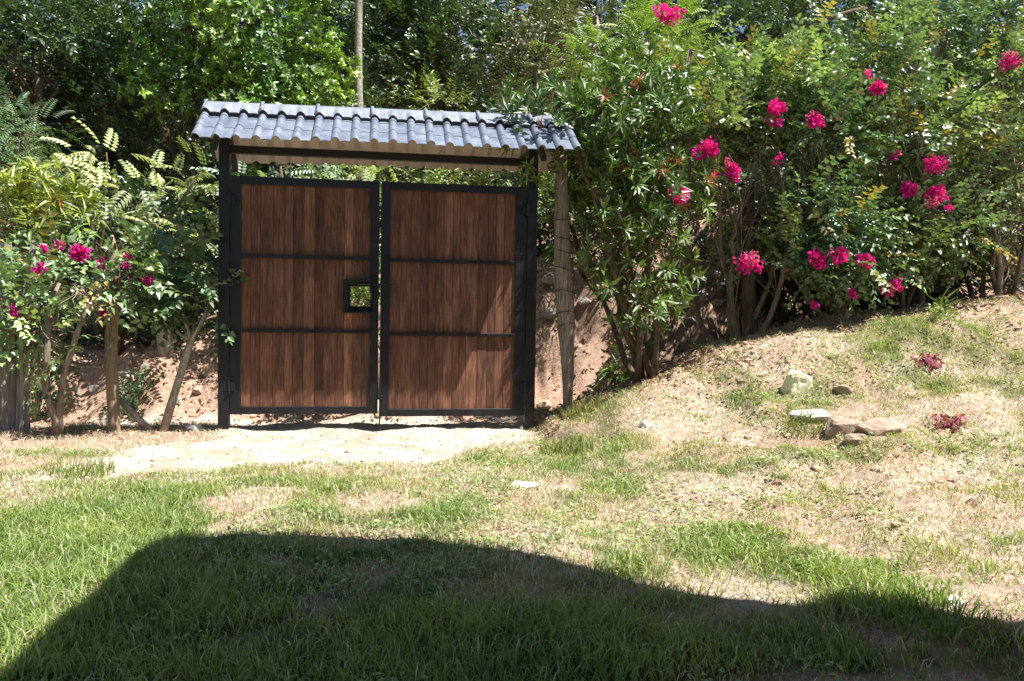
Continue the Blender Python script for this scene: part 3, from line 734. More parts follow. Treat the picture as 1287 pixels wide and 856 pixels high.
plant('feathery_shrub', 'blue green feathery shrub at the left edge under the dark tree', 'shrub', 34, gz(-5.0, 4.2),
      [blob(35, 170, 3.5, 45, 35), blob(-30, 180, 3.5, 60, 50), blob(20, 240, 3.6, 60, 40)], 420, 'pinnate', 'lance', .35, .07, 20, G_blue, GS, .03, stems=3, gap=.4, twigs=25, leafm=M_leafm)
for k, (x, y, bl, lab, c) in enumerate([
    (-4.2, 4.2, [(90, 330, 80, 90), (150, 380, 60, 60), (40, 300, 60, 60)], 'dark leafy undershrub behind the left bougainvillea', (.035, .065, .022)),
    (-2.9, 4.0, [(210, 330, 55, 75), (255, 370, 45, 60), (180, 290, 60, 50)], 'dark leafy undershrub behind the leaning sapling', (.04, .075, .024)),
    (-1.6, 4.4, [(300, 260, 55, 60), (350, 300, 60, 60)], 'dark leafy undershrub behind the left gate post', (.04, .07, .022)),
    (.2, 4.6, [(470, 190, 70, 50), (520, 240, 80, 60), (430, 280, 70, 60)], 'dark leafy undershrub behind the middle of the gate', (.035, .06, .02)),
    (2.3, 4.4, [(690, 270, 55, 65), (740, 300, 60, 50), (650, 200, 50, 40)], 'dark leafy undershrub behind the weathered post', (.04, .075, .024)),
    (4.2, 4.0, [(850, 290, 75, 50), (930, 260, 80, 60), (800, 220, 70, 60)], 'dark leafy undershrub behind the dark hedge post', (.04, .07, .026)),
    (7.0, 4.2, [(1080, 260, 110, 80), (1200, 250, 110, 90)], 'dark leafy undershrub deep behind the right hedge', (.04, .07, .026))]):
    plant('undershrub', lab, 'shrub', 40+k, gz(x, y), [blob(a, b_, y-.3, c_, d_) for a, b_, c_, d_ in bl], 520, 'alt', 'ovalf', .32, .11, 12, c, 'dark undershrubs on the bank', .03, stems=3, gap=.38, twigs=40)
for k, (x, y, bl, lab) in enumerate([
    (4.3, 1.35, [(960, 330, 50, 50), (1010, 380, 50, 35)], 'dark low undershrub behind the dark hedge post'),
    (5.6, 1.4, [(1060, 340, 55, 55), (1110, 370, 50, 40)], 'dark low undershrub behind the low row of pink clusters'),
    (6.9, 1.5, [(1150, 330, 60, 60), (1200, 350, 55, 45)], 'dark low undershrub behind the arching strap leaved plant'),
    (8.3, 1.6, [(1250, 310, 60, 60), (1300, 320, 60, 60), (1230, 250, 60, 60)], 'dark low undershrub behind the fallen branch'),
    (7.6, 2.2, [(1160, 150, 80, 90), (1260, 120, 80, 90)], 'tall dark shrub filling in behind the right bougainvilleas'),
    (5.6, 2.2, [(1040, 130, 80, 80), (1000, 220, 60, 60)], 'tall dark shrub filling in behind the hedge centre')]):
    plant('undershrub', lab, 'shrub', 240+k, gz(x, y), [blob(a, b_, y-.2, c_, d_) for a, b_, c_, d_ in bl], 480, 'alt', 'ovalf', .28, .1, 12, (.045, .08, .026), 'dark undershrubs behind the hedge', .025, stems=4, gap=.36, twigs=60)
plant('croton', 'croton with long yellow green and orange strap leaves at the left edge', 'shrub', 51, gz(-3.7, .95),
      [blob(45, 262, .9, 45, 30), blob(10, 290, .9, 40, 35), blob(85, 285, .9, 30, 25)], 105, 'whorl', 'strap', .12, .2, 11, (.16, .22, .035), None, .025, stems=5, gap=.36, twigs=20, upb=.7, accent=(.05, (.42, .2, .03)), colvar=.25)
plant('feathery_tree', 'yellow green feathery tree above the glossy shrub right of the gate', 'tree', 52, gz(3.8, 3.2),
      [blob(810, 60, 2.4, 45, 40), blob(775, 105, 2.3, 50, 30), blob(850, 110, 2.3, 45, 40), blob(840, 30, 2.6, 45, 35), blob(740, 75, 2.6, 30, 30)], 430, 'pinnate', 'lance', .34, .08, 20, (.2, .3, .04), None, .04, stems=2, gap=.4, twigs=60, leafm=M_leafm, colvar=.2, upb=.3)

# ---- glossy shrub right of the gate
plant('glossy_shrub', 'glossy narrow leaved shrub overhanging the right end of the gate roof', 'shrub', 61, gz(2.75, .3),
      [blob(720, 175, -.1, 75, 45), blob(665, 130, .5, 45, 22), blob(790, 150, .2, 75, 60), blob(775, 250, .0, 65, 55), blob(840, 215, .2, 60, 70), blob(765, 320, .1, 45, 55), blob(820, 330, .1, 50, 60), blob(800, 395, .0, 40, 35), blob(735, 300, .3, 25, 60), blob(745, 240, .0, 40, 70)],
      880, 'whorl', 'lance', .2, .15, 12, (.095, .16, .034), None, .035, stems=6, gap=.38, gs=2.6, twigs=90, upb=.5, accent=(.03, (.4, .14, .06)), shell=.6)
# ---- bougainvilleas
FLW = (.74, .013, .33)
def flowers(root, seed, spots, y0, bushname):
    rng = np.random.default_rng(seed); base = np.array(root.location)
    for (px, py, r) in spots:
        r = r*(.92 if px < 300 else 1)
        y = y0+rng.uniform(-.12, .08); c = aty(px, py, y)-base; rr = r*mpp(y); g = Geo()
        nb = 3 if r > 12 else 2; 
        for k in range(nb*2 if r > 12 else nb):
            off = rng.normal(0, .34, 3)*rr*np.array([1.0, .6, .62]); n = int((30 if r > 11 else 13)+12*rng.random())
            V, T, nl, kv = spray('flower', 'bract', rng, rr*.45, .044 if r > 11 else .036, n)
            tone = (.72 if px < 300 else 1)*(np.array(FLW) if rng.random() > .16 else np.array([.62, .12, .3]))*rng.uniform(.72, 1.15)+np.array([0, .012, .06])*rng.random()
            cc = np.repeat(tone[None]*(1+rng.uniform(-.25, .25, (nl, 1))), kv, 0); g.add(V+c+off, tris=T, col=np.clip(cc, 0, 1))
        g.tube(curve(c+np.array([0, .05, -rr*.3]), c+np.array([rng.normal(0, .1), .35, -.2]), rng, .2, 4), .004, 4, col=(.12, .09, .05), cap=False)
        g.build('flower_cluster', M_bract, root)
GB = 'bougainvilleas in the hedge'
boug = dict(kind='alt', shape='heartf', L=.38, ll=.098, nl=11)
def bougainvillea(label, seed, base, blobs, n, spots, yf, group=GB, tr=.035, stems=5, col=(.2, .285, .115), gap=.49, twigs=130):
    root, P = plant('bougainvillea', label, 'bush', seed, base, blobs, n, **boug, col=col, group=group, trunk_r=tr, stems=stems, gap=gap, gs=1.55, twigs=twigs, upb=.1, spread=.8, barkm=M_barkm, accent=(.06, (.34, .27, .08)), colvar=.38)
    flowers(root, seed+500, spots, yf, label); return root
bougainvillea('bougainvillea with a bright cluster high above and three large ones beside the dark hedge post', 71, gz(3.9, .7),
      [blob(900, 200, .4, 60, 60), blob(950, 130, .6, 60, 50), blob(930, 260, .4, 60, 60), blob(860, 60, .9, 40, 40), blob(975, 200, .4, 45, 70)], 650,
      [(843, 15, 20), (893, 187, 20), (922, 213, 16), (852, 245, 22), (976, 199, 9), (975, 133, 14), (971, 153, 12), (897, 222, 7), (940, 331, 20)], -.15)
bougainvillea('bougainvillea with a low row of pink clusters above the soil edge', 72, gz(5.05, .55),
      [blob(1020, 180, .5, 70, 60), blob(1040, 270, .3, 70, 60), blob(1010, 110, .6, 60, 40), blob(1060, 320, .2, 60, 35), blob(1000, 330, .4, 50, 40), blob(1070, 365, .2, 30, 25)], 760,
      [(1022, 149, 16), (1025, 327, 15), (1058, 324, 17), (1088, 327, 14), (1072, 371, 8), (1025, 385, 9)], -.36)
bougainvillea('bougainvillea with the largest pink clusters at mid height', 73, gz(6.0, .7),
      [blob(1110, 90, .6, 70, 60), blob(1150, 170, .4, 70, 60), blob(1130, 230, .4, 60, 50), blob(1180, 290, .4, 60, 45), blob(1120, 300, .5, 50, 50), blob(1080, 40, .8, 60, 50)], 800,
      [(1095, 93, 9), (1105, 110, 13), (1125, 195, 11), (1175, 205, 20), (1143, 238, 13), (1181, 243, 18), (1169, 255, 12), (1122, 360, 15), (1192, 262, 6)], -.1)
bougainvillea('bougainvillea with a single pink cluster beside the right edge', 74, gz(7.3, .9),
      [blob(1230, 110, .7, 70, 70), blob(1280, 180, .6, 60, 80), blob(1220, 220, .6, 60, 60), blob(1270, 40, .9, 80, 60), blob(1190, 40, .9, 70, 50), blob(1330, 120, .8, 60, 100), blob(1290, 270, .7, 50, 40)], 850,
      [(1266, 77, 15), (1281, 78, 9)], .0)
bougainvillea('straggly bougainvillea with small pink clusters round the pointed post', 75, gz(-2.75, -.15),
      [blob(70, 350, -.15, 60, 35), blob(30, 380, -.1, 45, 40), blob(130, 360, -.2, 50, 30), blob(60, 420, -.15, 50, 32), blob(128, 465, -.2, 26, 20), blob(180, 345, -.1, 35, 22)], 225,
      [(75, 308, 8), (55, 312, 7), (103, 320, 14), (128, 331, 11), (160, 322, 8), (158, 334, 6), (58, 336, 9), (185, 351, 9), (15, 386, 11), (21, 394, 7), (130, 394, 4), (47, 340, 5)], -.35, None, .035, 3, (.2, .29, .1), .42, 40)

plant('leafy_shrub', 'bright green leafy shrub on the bank behind the lock opening', 'shrub', 35, gz(.05, 2.5),
      [blob(452, 366, 2.0, 26, 24), blob(475, 350, 2.1, 24, 26), blob(430, 385, 2.1, 22, 22)], 110, 'alt', 'ovalf', .22, .1, 10, (.2, .28, .06), GS, .02, stems=3, gap=.36, twigs=12)
# leaning sapling left of the gate
rng = np.random.default_rng(81); b = np.array(gz(-1.96, .1)); sp_ = empty('sapling', b); tag(sp_, 'leaning sapling with a bare stem and dark leaves left of the gate post', 'tree')
def A(px, py, y=.1): return aty(px, py, y)-b
g = Geo(); main = np.array([A(203, 552), A(212, 520), A(224, 480), A(236, 440), A(246, 412)]); g.tube(main, np.linspace(.042, .03, 5), 8, rough=.08, rng=rng)
for q in ((232, 400), (262, 380), (280, 345), (215, 360), (250, 330), (190, 370)): g.tube(curve(A(240, 428), A(*q), rng, .2, 6), np.linspace(.02, .006, 6), 5)
g.tube(np.array([A(190, 542), A(170, 522), A(150, 502)]), [.035, .03, .025], 7, rough=.1, rng=rng)
g.build('trunk', M_barkp, sp_, smooth=True)
g = Geo(); P, O = fill(rng, [blob(245, 350, .1, 35, 40), blob(205, 335, .15, 40, 30), blob(265, 390, .1, 22, 25), blob(230, 300, .2, 40, 25), blob(190, 380, .15, 30, 20)], 150, .5, .38, 2.5, 8)
scatter(g, rng, tpl('alt', 'heart', .3, .1, 9), P-b, O*.8+rng.normal(0, .4, P.shape), np.array([0, 0, 1.])+SUN*.3+rng.normal(0, .35, P.shape), rng.uniform(.8, 1.2, len(P)), np.array((.06, .115, .035))*(1+rng.normal(0, .25, (len(P), 1))))
g.build('crown', M_leaf, sp_)
# low weeds
def weed(name, label, px, py, r, n, kind, shape, L, ll, nl, col, seed, h=1.0, group=None, up=.9):
    rng = np.random.default_rng(seed); p = ground_hit(px, py); g = Geo(); rr = r
    P = np.stack([rng.normal(0, rr*.45, n), rng.normal(0, rr*.4, n), np.zeros(n)], -1); P[:, 2] = H(P[:, 0]+p[0], P[:, 1]+p[1])-p[2]+rng.uniform(0, h*rr, n)*np.exp(-np.hypot(P[:, 0], P[:, 1])**2/(rr*rr))
    d = np.stack([P[:, 0]/rr, P[:, 1]/rr, np.full(n, up)], -1)+rng.normal(0, .3, P.shape)
    scatter(g, rng, tpl(kind, shape, L, ll, nl), P, d, np.array([0, 0, 1.])+rng.normal(0, .3, P.shape), rng.uniform(.7, 1.2, n), np.array(col)*(1+rng.normal(0, .2, (n, 1))))
    for q in P: g.tube([(0, 0, -.03), q*np.array([.55, .55, .35])+np.array([0, 0, .0]), q+d[0]*.0], [.004, .0035, .003], 4, col=np.array(col)*.7, cap=False)
    o = g.build(name, M_leaf); o.location = p; return tag(o, label, 'plant', group)
weed('weed', 'bright green leafy weed at the foot of the glossy shrub', 805, 428, .28, 60, 'alt', 'oval', .14, .07, 8, (.1, .2, .035), 91, 1.3)
weed('weed', 'broad strap leaved weed at the shaded bank edge', 785, 480, .22, 16, 'whorl', 'strap', .05, .24, 8, (.13, .22, .045), 92, .4)
weed('weed', 'low leafy weed under the left bougainvillea at the soil edge', 45, 520, .3, 50, 'alt', 'heart', .16, .07, 7, (.1, .16, .05), 93, 1.2)
weed('weed', 'dark leafy weed between the pointed post and the sapling', 165, 520, .25, 50, 'alt', 'heart', .15, .07, 7, (.05, .09, .03), 94, 1.4)
weed('lily', 'arching strap leaved plant at the right foot of the hedge', 1190, 395, .05, 2, 'whorl', 'strap', .04, .33, 6, (.14, .22, .06), 95, .2, up=1.6)
weed('weed', 'yellow green leafy weed on the soil under the hedge', 1180, 402, .18, 26, 'alt', 'oval', .1, .06, 7, (.2, .26, .05), 96, .6)
weed('weed', 'single upright green shoot on the bare earth edge', 873, 442, .04, 3, 'whorl', 'strap', .03, .15, 4, (.16, .26, .04), 97, .4, up=2)

# ------------------------------------------------------------------ posts and stump
def post(label, px_top, py_top, px_bot, py_bot, y, rw_top, rw_bot, mt, seed, tip=None, group=None, rmid=None):
    rng = np.random.default_rng(seed); b = aty(px_bot, py_bot, y); tpt = aty(px_top, py_top, y); root = empty('fence_post', b); tag(root, label, 'post', group)
    v = tpt-b; k = 14; t = np.linspace(-.06, 1, k); q = mpp(y)
    pts = np.array([v*s for s in t]); pts[0] = v*-.16; pts[:, 0] += .012*np.sin(t*7+seed); rad = np.interp(t, [0, .35, 1], [rw_bot, rmid or (rw_bot+rw_top)/2, rw_top])*q
    g = Geo()
    if tip: pts = np.concatenate([pts, [v*1.0+np.array([0, 0, tip*q])]]); rad = np.append(rad, .012)
    g.tube(pts, rad, 12, rough=.03 if tip else .06, rng=rng); g.build('shaft', mt, root, smooth=True)
    return root, v, q
pr, v, q = post('weathered grey timber post bound with wire, right of the gate', 705, 196, 713, 492, .1, 8, 6.5, M_postgrey, 101, rmid=12.5)
for s in (.28, .33, .42, .52, .6, .66, .74):
    g = Geo(); a = np.linspace(0, 2*np.pi, 17); R_ = np.interp(s, [0, .35, 1], [6.5, 12.5, 8])*q*1.1; c = v*s; g.tube(np.stack([c[0]+R_*np.cos(a), c[1]+R_*np.sin(a), c[2]+.03*np.sin(a+s*9)+.0*a], -1), .004, 4, cap=False); g.build('wire_wrap', M_wire, pr)
post('peeled timber post with a cut pointed top among the pink flowers', 141, 322, 142, 552, -.02, 7, 7, M_posttan, 102, tip=25)
post('dark brown post standing in the hedge below a pink cluster', 938, 238, 944, 425, .75, 9, 10, M_bark, 103)
# dead stump
rng = np.random.default_rng(111); b = aty(8, 552, .1); st_ = empty('dead_stump', b); tag(st_, 'split grey dead stump at the left edge', 'stump')
def A2(px, py, y=.1): return aty(px, py, y)-b
g = Geo(); g.tube(np.array([A2(6, 566), A2(6, 500), A2(10, 430), A2(12, 360), A2(8, 305)]), [.13, .11, .10, .09, .04], 10, rough=.2, rng=rng); g.build('trunk', M_stump, st_)
g = Geo(); g.tube(np.array([A2(30, 560, .05), A2(28, 480, .05), A2(32, 400, .05), A2(38, 340, .05), A2(42, 302, .05)]), [.06, .05, .055, .05, .02], 7, rough=.25, rng=rng); g.build('prong', M_stump, st_)
# grey trunk on the bank
rng = np.random.default_rng(112); b = np.array(aty(212, 442, 3.0)); tk = empty('broken_trunk', b); tag(tk, 'short broken grey trunk on the bank left of the gate', 'trunk')
g = Geo(); g.tube(np.array([(0, 0, -.3), aty(206, 400, 3)-b, aty(203, 370, 3)-b, aty(194, 336, 3)-b]), [.1, .1, .13, .11], 9, rough=.15, rng=rng); g.build('trunk', M_barkp, tk, smooth=True)

# ------------------------------------------------------------------ stones
def rock(name, label, cat, px, py, sx, sy, sz, mt, seed, group=None, sink=.3, yaw=0, p=None):
    p = ground_hit(px, py) if p is None else np.array(p); rng = np.random.default_rng(seed)
    bm = bmesh.new(); bmesh.ops.create_icosphere(bm, subdivisions=3, radius=1)
    V = np.array([v.co[:] for v in bm.verts]); pl = rng.normal(size=(15, 3)); pl /= np.linalg.norm(pl, axis=1)[:, None]; of = rng.uniform(.42, .82, 15)
    for a, d in zip(pl, of):
        e = V@a-d; V = V-np.where(e > 0, e, 0)[:, None]*a*.95
    V = V*1.2*(1+.3*(fbm(V[:, 0]*3.5+seed, V[:, 1]*3.5, V[:, 2]*3.5, seed, 3)-.5)[:, None])
    V = V*np.array([sx, sy, sz]); c, s = math.cos(yaw), math.sin(yaw); V = V@np.array([[c, s, 0], [-s, c, 0], [0, 0, 1]])
    for v, q in zip(bm.verts, V): v.co = q
    me = bpy.data.meshes.new(name); bm.to_mesh(me); bm.free(); me.materials.append(mt)
    o = bpy.data.objects.new(name, me); COL.objects.link(o); o.location = (p[0], p[1], p[2]+sz*.18); return tag(o, label, cat, group)
rock('stone', 'pale yellow stone on the grassy slope, highest of the loose stones', 'stone', 997, 490, .17, .11, .14, M_sty, 1)
rock('stone', 'white stone beside the eroded hollow on the slope', 'stone', 1018, 525, .16, .09, .07, M_stw, 2, yaw=-.5)
rock('stone', 'rounded brown stone right of the eroded hollow', 'stone', 1060, 545, .19, .15, .13, M_stb, 3)
rock('stone', 'small dark stone wedged under the rounded brown stone', 'stone', 1076, 556, .09, .07, .06, M_stb, 4)
rock('stone', 'flat topped brown stone, rightmost of the stones on the slope', 'stone', 1104, 544, .18, .12, .08, M_stb, 5, yaw=.1)
rock('stone', 'small flat white stone in the worn middle of the lawn', 'stone', 655, 610, .10, .07, .03, M_stw, 6)
rock('stone', 'tiny white stone by the shadow edge on the right', 'stone', 1196, 762, .05, .04, .03, M_stw, 7)
rock('stone', 'small white stone in the grass above the driveway corner', 'stone', 811, 535, .055, .04, .04, M_stw, 8)
rock('stone', 'brown boulder at the foot of the right gate post', 'stone', 683, 512, .09, .09, .11, M_stb, 9)
rock('stone', 'white stone on the soil left of the left gate post', 'stone', 245, 540, .08, .06, .05, M_stw, 10)
rock('stone', 'dark dry clod behind the rounded brown stone', 'stone', 1062, 492, .10, .07, .05, M_stb, 12)
rng = np.random.default_rng(300)
RL = ['pale rock high on the far bank, just right of the glossy shrub', 'uppermost pale rock near the middle of the bank rubble', 'largest pale rock of the bank rubble, nearest the dark hedge post', 'pale rock in the middle of the bank rubble',
      'small pale rock low in the bank rubble towards the hedge post', 'pale rock at the lower left of the bank rubble beside the glossy shrub', 'small pale rock at the top of the bank rubble beside the dark hedge post', 'pale rock half hidden by the glossy shrub on the far bank',
      'grey rock at the bank top between the gate and the weathered post', 'grey rock on the bank just right of the weathered post', 'grey rock low on the bank between the gate and the weathered post', 'lowest small pale rock of the bank rubble']
for k, (px, py, s) in enumerate([(872, 352, .16), (895, 345, .13), (915, 360, .2), (880, 372, .14), (902, 380, .12), (858, 385, .15), (925, 338, .12), (845, 362, .13), (690, 355, .14), (735, 380, .12), (690, 395, .13), (868, 405, .11)]):
    d = ray(px, py); t = 9.2
    while t < 14:
        p = CP+d*t
        if p[1] > 1.3 and p[2] <= H(p[0], p[1]): break
        t += .02
    rock('rock', RL[k], 'rock', 0, 0, s, s*.8, s*.6, M_stg, 320+k, 'rocks on the far bank' if px > 800 else 'rocks beside the weathered post', p=p)
for k, (px, py, s, lab, mt) in enumerate([(262, 470, .13, 'brown slab of earth on the bank beside the left gate post', M_stb), (250, 492, .12, 'tilted brown shard on the bank below the earth slab', M_stb), (225, 505, .08, 'small pale rock on the bank behind the sapling', M_stg), (120, 490, .09, 'pale rock on the bank behind the pointed post', M_stg)]):
    d = ray(px, py); t = 9.0
    while t < 14:
        p = CP+d*t
        if p[1] > 1.3 and p[2] <= H(p[0], p[1]): break
        t += .02
    rock('rock', lab, 'rock', 0, 0, s, s*.5, s*.7, mt, 350+k, p=p, yaw=k)
# clods and small stones: too many and too small to pick apart
rng = np.random.default_rng(720); xa = np.concatenate([rng.uniform(1.5, 8, 1500), rng.uniform(1.5, 3.6, 700), rng.uniform(-5, 3.5, 2600), rng.uniform(2.6, 3.4, 260)]); ya = np.concatenate([rng.uniform(-4.5, .3, 1500), rng.uniform(-.9, .4, 700), rng.uniform(2.1, 3.8, 2600), rng.uniform(-2.5, -1.9, 260)])
k = fbm(xa*2, ya*2, 0, 73)+.25*rng.random(len(xa)) > np.where(ya > 1, .58, .70); xa, ya = xa[k], ya[k]
bm = bmesh.new(); bmesh.ops.create_icosphere(bm, subdivisions=1, radius=1); iv = np.array([v.co[:] for v in bm.verts]); it = np.array([[v.index for v in f.verts] for f in bm.faces]); bm.free()
ss = rng.lognormal(-4.15, .5, len(xa)); V = iv[None]*rng.uniform(.55, 1.25, (len(xa), len(iv), 1))*ss[:, None, None]*np.array([1.1, 1, .7])+np.stack([xa, ya, H(xa, ya)], -1)[:, None]
c = np.array([[.36, .24, .17]])*(1+rng.normal(0, .3, (len(xa), 1))); g = Geo(); g.add(V.reshape(-1, 3), tris=(it[None]+np.arange(len(xa))[:, None, None]*len(iv)).reshape(-1, 3), col=np.repeat(np.clip(c, .04, 1), len(iv), 0))
M_clod, n, p = plain('dry_clod', (.3, .2, .14), .95, 0, .1); a_ = N(n, 'ShaderNodeAttribute', attribute_name='col'); n.links.new(a_.outputs['Color'], p.inputs['Base Color']); bump(n, p, noise(n, 60, 5, .7, objvec(n)).outputs[0], .7, .01)
tag(g.build('rubble', M_clod), 'crumbled clods of dry earth on the slope and the far bank', 'rubble', kind='stuff')
# fallen bracts and stick
for k, (px, py, lab) in enumerate([(1168, 460, 'small heap of fallen faded pink bracts below the hedge'), (1194, 535, 'small heap of fallen pink bracts right of the flat topped stone')]):
    rng = np.random.default_rng(400+k); p = ground_hit(px, py); g = Geo(); n = 70
    V, T, nl, kv = spray('flower', 'bract', rng, 1.0, .045, n); V = V.reshape(nl, kv, 3); c0 = V.mean(1)
    off = np.stack([rng.normal(0, .06, nl), rng.normal(0, .05, nl), np.abs(rng.normal(0, .03, nl))+.012], -1); V = V-c0[:, None]+off[:, None]
    cc = np.where(rng.random((nl, 1)) < .7, np.array([[.4, .12, .18]]), np.array([[.2, .09, .06]]))*(1+rng.uniform(-.3, .3, (nl, 1)))
    V[..., 2] += (H(V[..., 0]+p[0], V[..., 1]+p[1])-p[2]); g.add(V.reshape(-1, 3), tris=T, col=np.repeat(cc, kv, 0)); 
    for q in V.mean(1)[::2]: g.tube([(0, 0, .012), q*np.array([.5, .5, .6]), q], .0022, 3, col=(.2, .1, .06), cap=False)
    g.tube([(-.16, -.02, .01), (0, 0, .014), (.15, .03, .012)], .004, 5, col=(.2, .12, .08)); o = g.build('fallen_flowers', M_bract); o.location = p; tag(o, lab, 'fallen flowers')
rng = np.random.default_rng(410); a = ground_hit(1236, 362); a[2] += .1; e = ground_hit(1310, 392); e[2] += .03; g = Geo(); g.tube(curve((0, 0, 0), e-a, rng, .1, 7), np.linspace(.012, .018, 7), 6); g.tube(curve((e-a)*.25, (e-a)*.12+np.array([.02, 0, .16]), rng, .1, 4), [.01, .009, .007, .004], 5)
o = g.build('fallen_branch', M_barkp); o.location = a; tag(o, 'bare fallen branch lying under the hedge at the right edge', 'branch')

# ------------------------------------------------------------------ grass and litter
def blades(P, h, w, lean, cols, rng, flat=0.0):
    """tapered bent blades: 5 vertices each"""
    n = len(P); a = rng.uniform(0, 2*np.pi, n); bx = np.stack([np.cos(a), np.sin(a), 0*a], -1); la = rng.uniform(0, 2*np.pi, n)
    ld = np.stack([np.cos(la), np.sin(la), 0*la], -1)*(lean*h)[:, None]; up = np.array([0, 0, 1.])
    v0 = P-bx*w[:, None]; v1 = P+bx*w[:, None]; mid = P+up*(h*.6)[:, None]+ld*.35; tip = P+up*(h*np.sqrt(np.clip(1-lean**2*.55, .04, 1)))[:, None]+ld
    V = np.stack([v0, v1, mid+bx*(w*.75)[:, None], mid-bx*(w*.75)[:, None], tip], 1).reshape(-1, 3); i = np.arange(n)[:, None]*5
    return V, i+np.array([[3, 2, 4]]), i+np.array([[0, 1, 2, 3]]), np.repeat(cols, 5, 0)
rng = np.random.default_rng(500)
def cand(n):
    # even over the ground the view can plausibly reach, a fan in front of the viewpoint
    d = np.sqrt(rng.random(n)*(10.5**2-1.6**2)+1.6**2); a = YAW+rng.uniform(-.72, .72, n)
    dd = 1.6+(d-1.6); x = CP[0]+dd*np.sin(a); y = CP[1]+dd*np.cos(a); return x, y
x, y = cand(620000); k = (y < .55) & (polydist(x, y, DRIVE) < .1); x, y = x[k], y[k]
tf = turf(x, y); sh_ = fbm(x*5, y*5, 0, 61)
keep = rng.random(len(x)) < (tf**1.2*1.05*np.clip(.35+sh_*1.2, 0, 1)); xg, yg, tg_, cg = x[keep], y[keep], tf[keep], sh_[keep]
tall = fbm(xg*1.6, yg*1.6, 0, 63)
hh = (.02+.06*tg_*(.3+1.2*tall))*rng.uniform(.55, 1.35, len(xg)); yy = fbm(xg*3, yg*3, 0, 64)
gc = np.array([.225, .312, .092])[None]*(1+rng.normal(0, .2, (len(xg), 1)))+np.array([.15, .10, .03])*np.clip(yy-.45, 0, 1)[:, None]*2
dry = rng.random(len(xg)) < (.36-.30*tg_); gc[dry] = np.array([.58, .52, .36])*(1+rng.normal(0, .2, (dry.sum(), 1)))
V, T, Q, C_ = blades(np.stack([xg, yg, H(xg, yg)-.004], -1), hh, rng.uniform(.0016, .0034, len(xg)), rng.uniform(.25, 1.2, len(xg)), np.clip(gc, .01, 1), rng)
g = Geo(); g.add(V, tris=T, quads=Q, col=C_); tag(g.build('grass', M_grass), 'short patchy green lawn grass with taller tufts', 'grass', kind='stuff'); print('grass', len(xg))
x, y = cand(330000); k = (y < .7) & (polydist(x, y, DRIVE) < .03); x, y = x[k], y[k]; tf = turf(x, y)
keep = rng.random(len(x)) < np.clip(.85-.95*tf, .04, 1)*np.clip(fbm(x*4, y*4, 0, 71)*2.4-.6, 0, 1); x, y = x[keep], y[keep]
col = np.where(rng.random((len(x), 1)) < .72, np.array([[.58, .5, .37]]), np.array([[.26, .17, .095]]))*(1+rng.normal(0, .22, (len(x), 1)))
V, T, Q, C_ = blades(np.stack([x, y, H(x, y)+.003], -1), rng.uniform(.02, .055, len(x)), rng.uniform(.001, .0024, len(x)), rng.uniform(.85, 1.3, len(x)), np.clip(col, .02, 1), rng)
g = Geo(); g.add(V, tris=T, quads=Q, col=C_); tag(g.build('dry_grass', M_litter), 'dead straw coloured grass lying on the bare soil', 'grass', kind='stuff'); print('dry', len(x))
rng = np.random.default_rng(520); x, y = cand(60000); cv = fbm(x*1.8, y*1.8, 0, 88)+.35*fbm(x*6, y*6, 0, 89); k = (cv > .74) & (y < .3) & (x > -1.2) & (polydist(x, y, DRIVE) < -.05); x, y = x[k], y[k]; print('cover', len(x))
P = np.stack([x, y, H(x, y)+rng.uniform(.004, .03, len(x))], -1); a = rng.uniform(0, 2*np.pi, len(x)); B = basis(np.stack([np.cos(a), np.sin(a), rng.normal(.1, .25, len(x))], -1), np.array([0, 0, 1.])+rng.normal(0, .3, P.shape)); v, t = leaf_shape('ovalf')
V = np.einsum('nij,kj->nki', B, v)*rng.uniform(.02, .045, len(x))[:, None, None]+P[:, None]; c = np.array([.24, .33, .13])*(1+rng.normal(0, .25, (len(x), 1)))
g = Geo(); g.add(V.reshape(-1, 3), tris=(t[None]+np.arange(len(x))[:, None, None]*len(v)).reshape(-1, 3), col=np.repeat(np.clip(c, .01, 1), len(v), 0)); tag(g.build('ground_cover', M_leafm), 'low creeping pale green weeds between the dry grass', 'weeds', kind='stuff')
# leaf litter below the hedge and on the bank
def litter(name, lab, n, fx, seed, cols, s0, s1):
    rng = np.random.default_rng(seed); x, y = fx(rng, n); z = H(x, y); P = np.stack([x, y, z+rng.uniform(.003, .02, len(x))], -1); a = rng.uniform(0, 2*np.pi, len(x))
    d = np.stack([np.cos(a), np.sin(a), rng.normal(0, .25, len(x))], -1); up = np.array([0, 0, 1.])+rng.normal(0, .4, P.shape); B = basis(d, up); v, t = leaf_shape('oval'); v = v*np.array([1, 1, 2])
    s = rng.uniform(s0, s1, len(x)); V = np.einsum('nij,kj->nki', B, v)*s[:, None, None]+P[:, None]; T = t[None]+np.arange(len(x))[:, None, None]*len(v)
    c = np.array(cols)[rng.integers(0, len(cols), len(x))]*(1+rng.normal(0, .25, (len(x), 1))); g = Geo(); g.add(V.reshape(-1, 3), tris=T.reshape(-1, 3), col=np.repeat(np.clip(c, .01, 1), len(v), 0)); tag(g.build(name, M_litter), lab, 'litter', kind='stuff')
LC = [(.3, .2, .12), (.2, .11, .06), (.4, .3, .2), (.12, .07, .04), (.33, .2, .14)]
litter('leaf_litter', 'brown fallen leaves along the foot of the hedge', 3200, lambda r, n: (r.uniform(1.8, 9, n), .35+r.normal(0, .45, n)), 601, LC, .03, .07)
litter('leaf_litter', 'dry leaves and debris over the far bank', 5200, lambda r, n: (r.uniform(-6, 8, n), r.uniform(1.9, 4.2, n)), 602, LC, .03, .08)
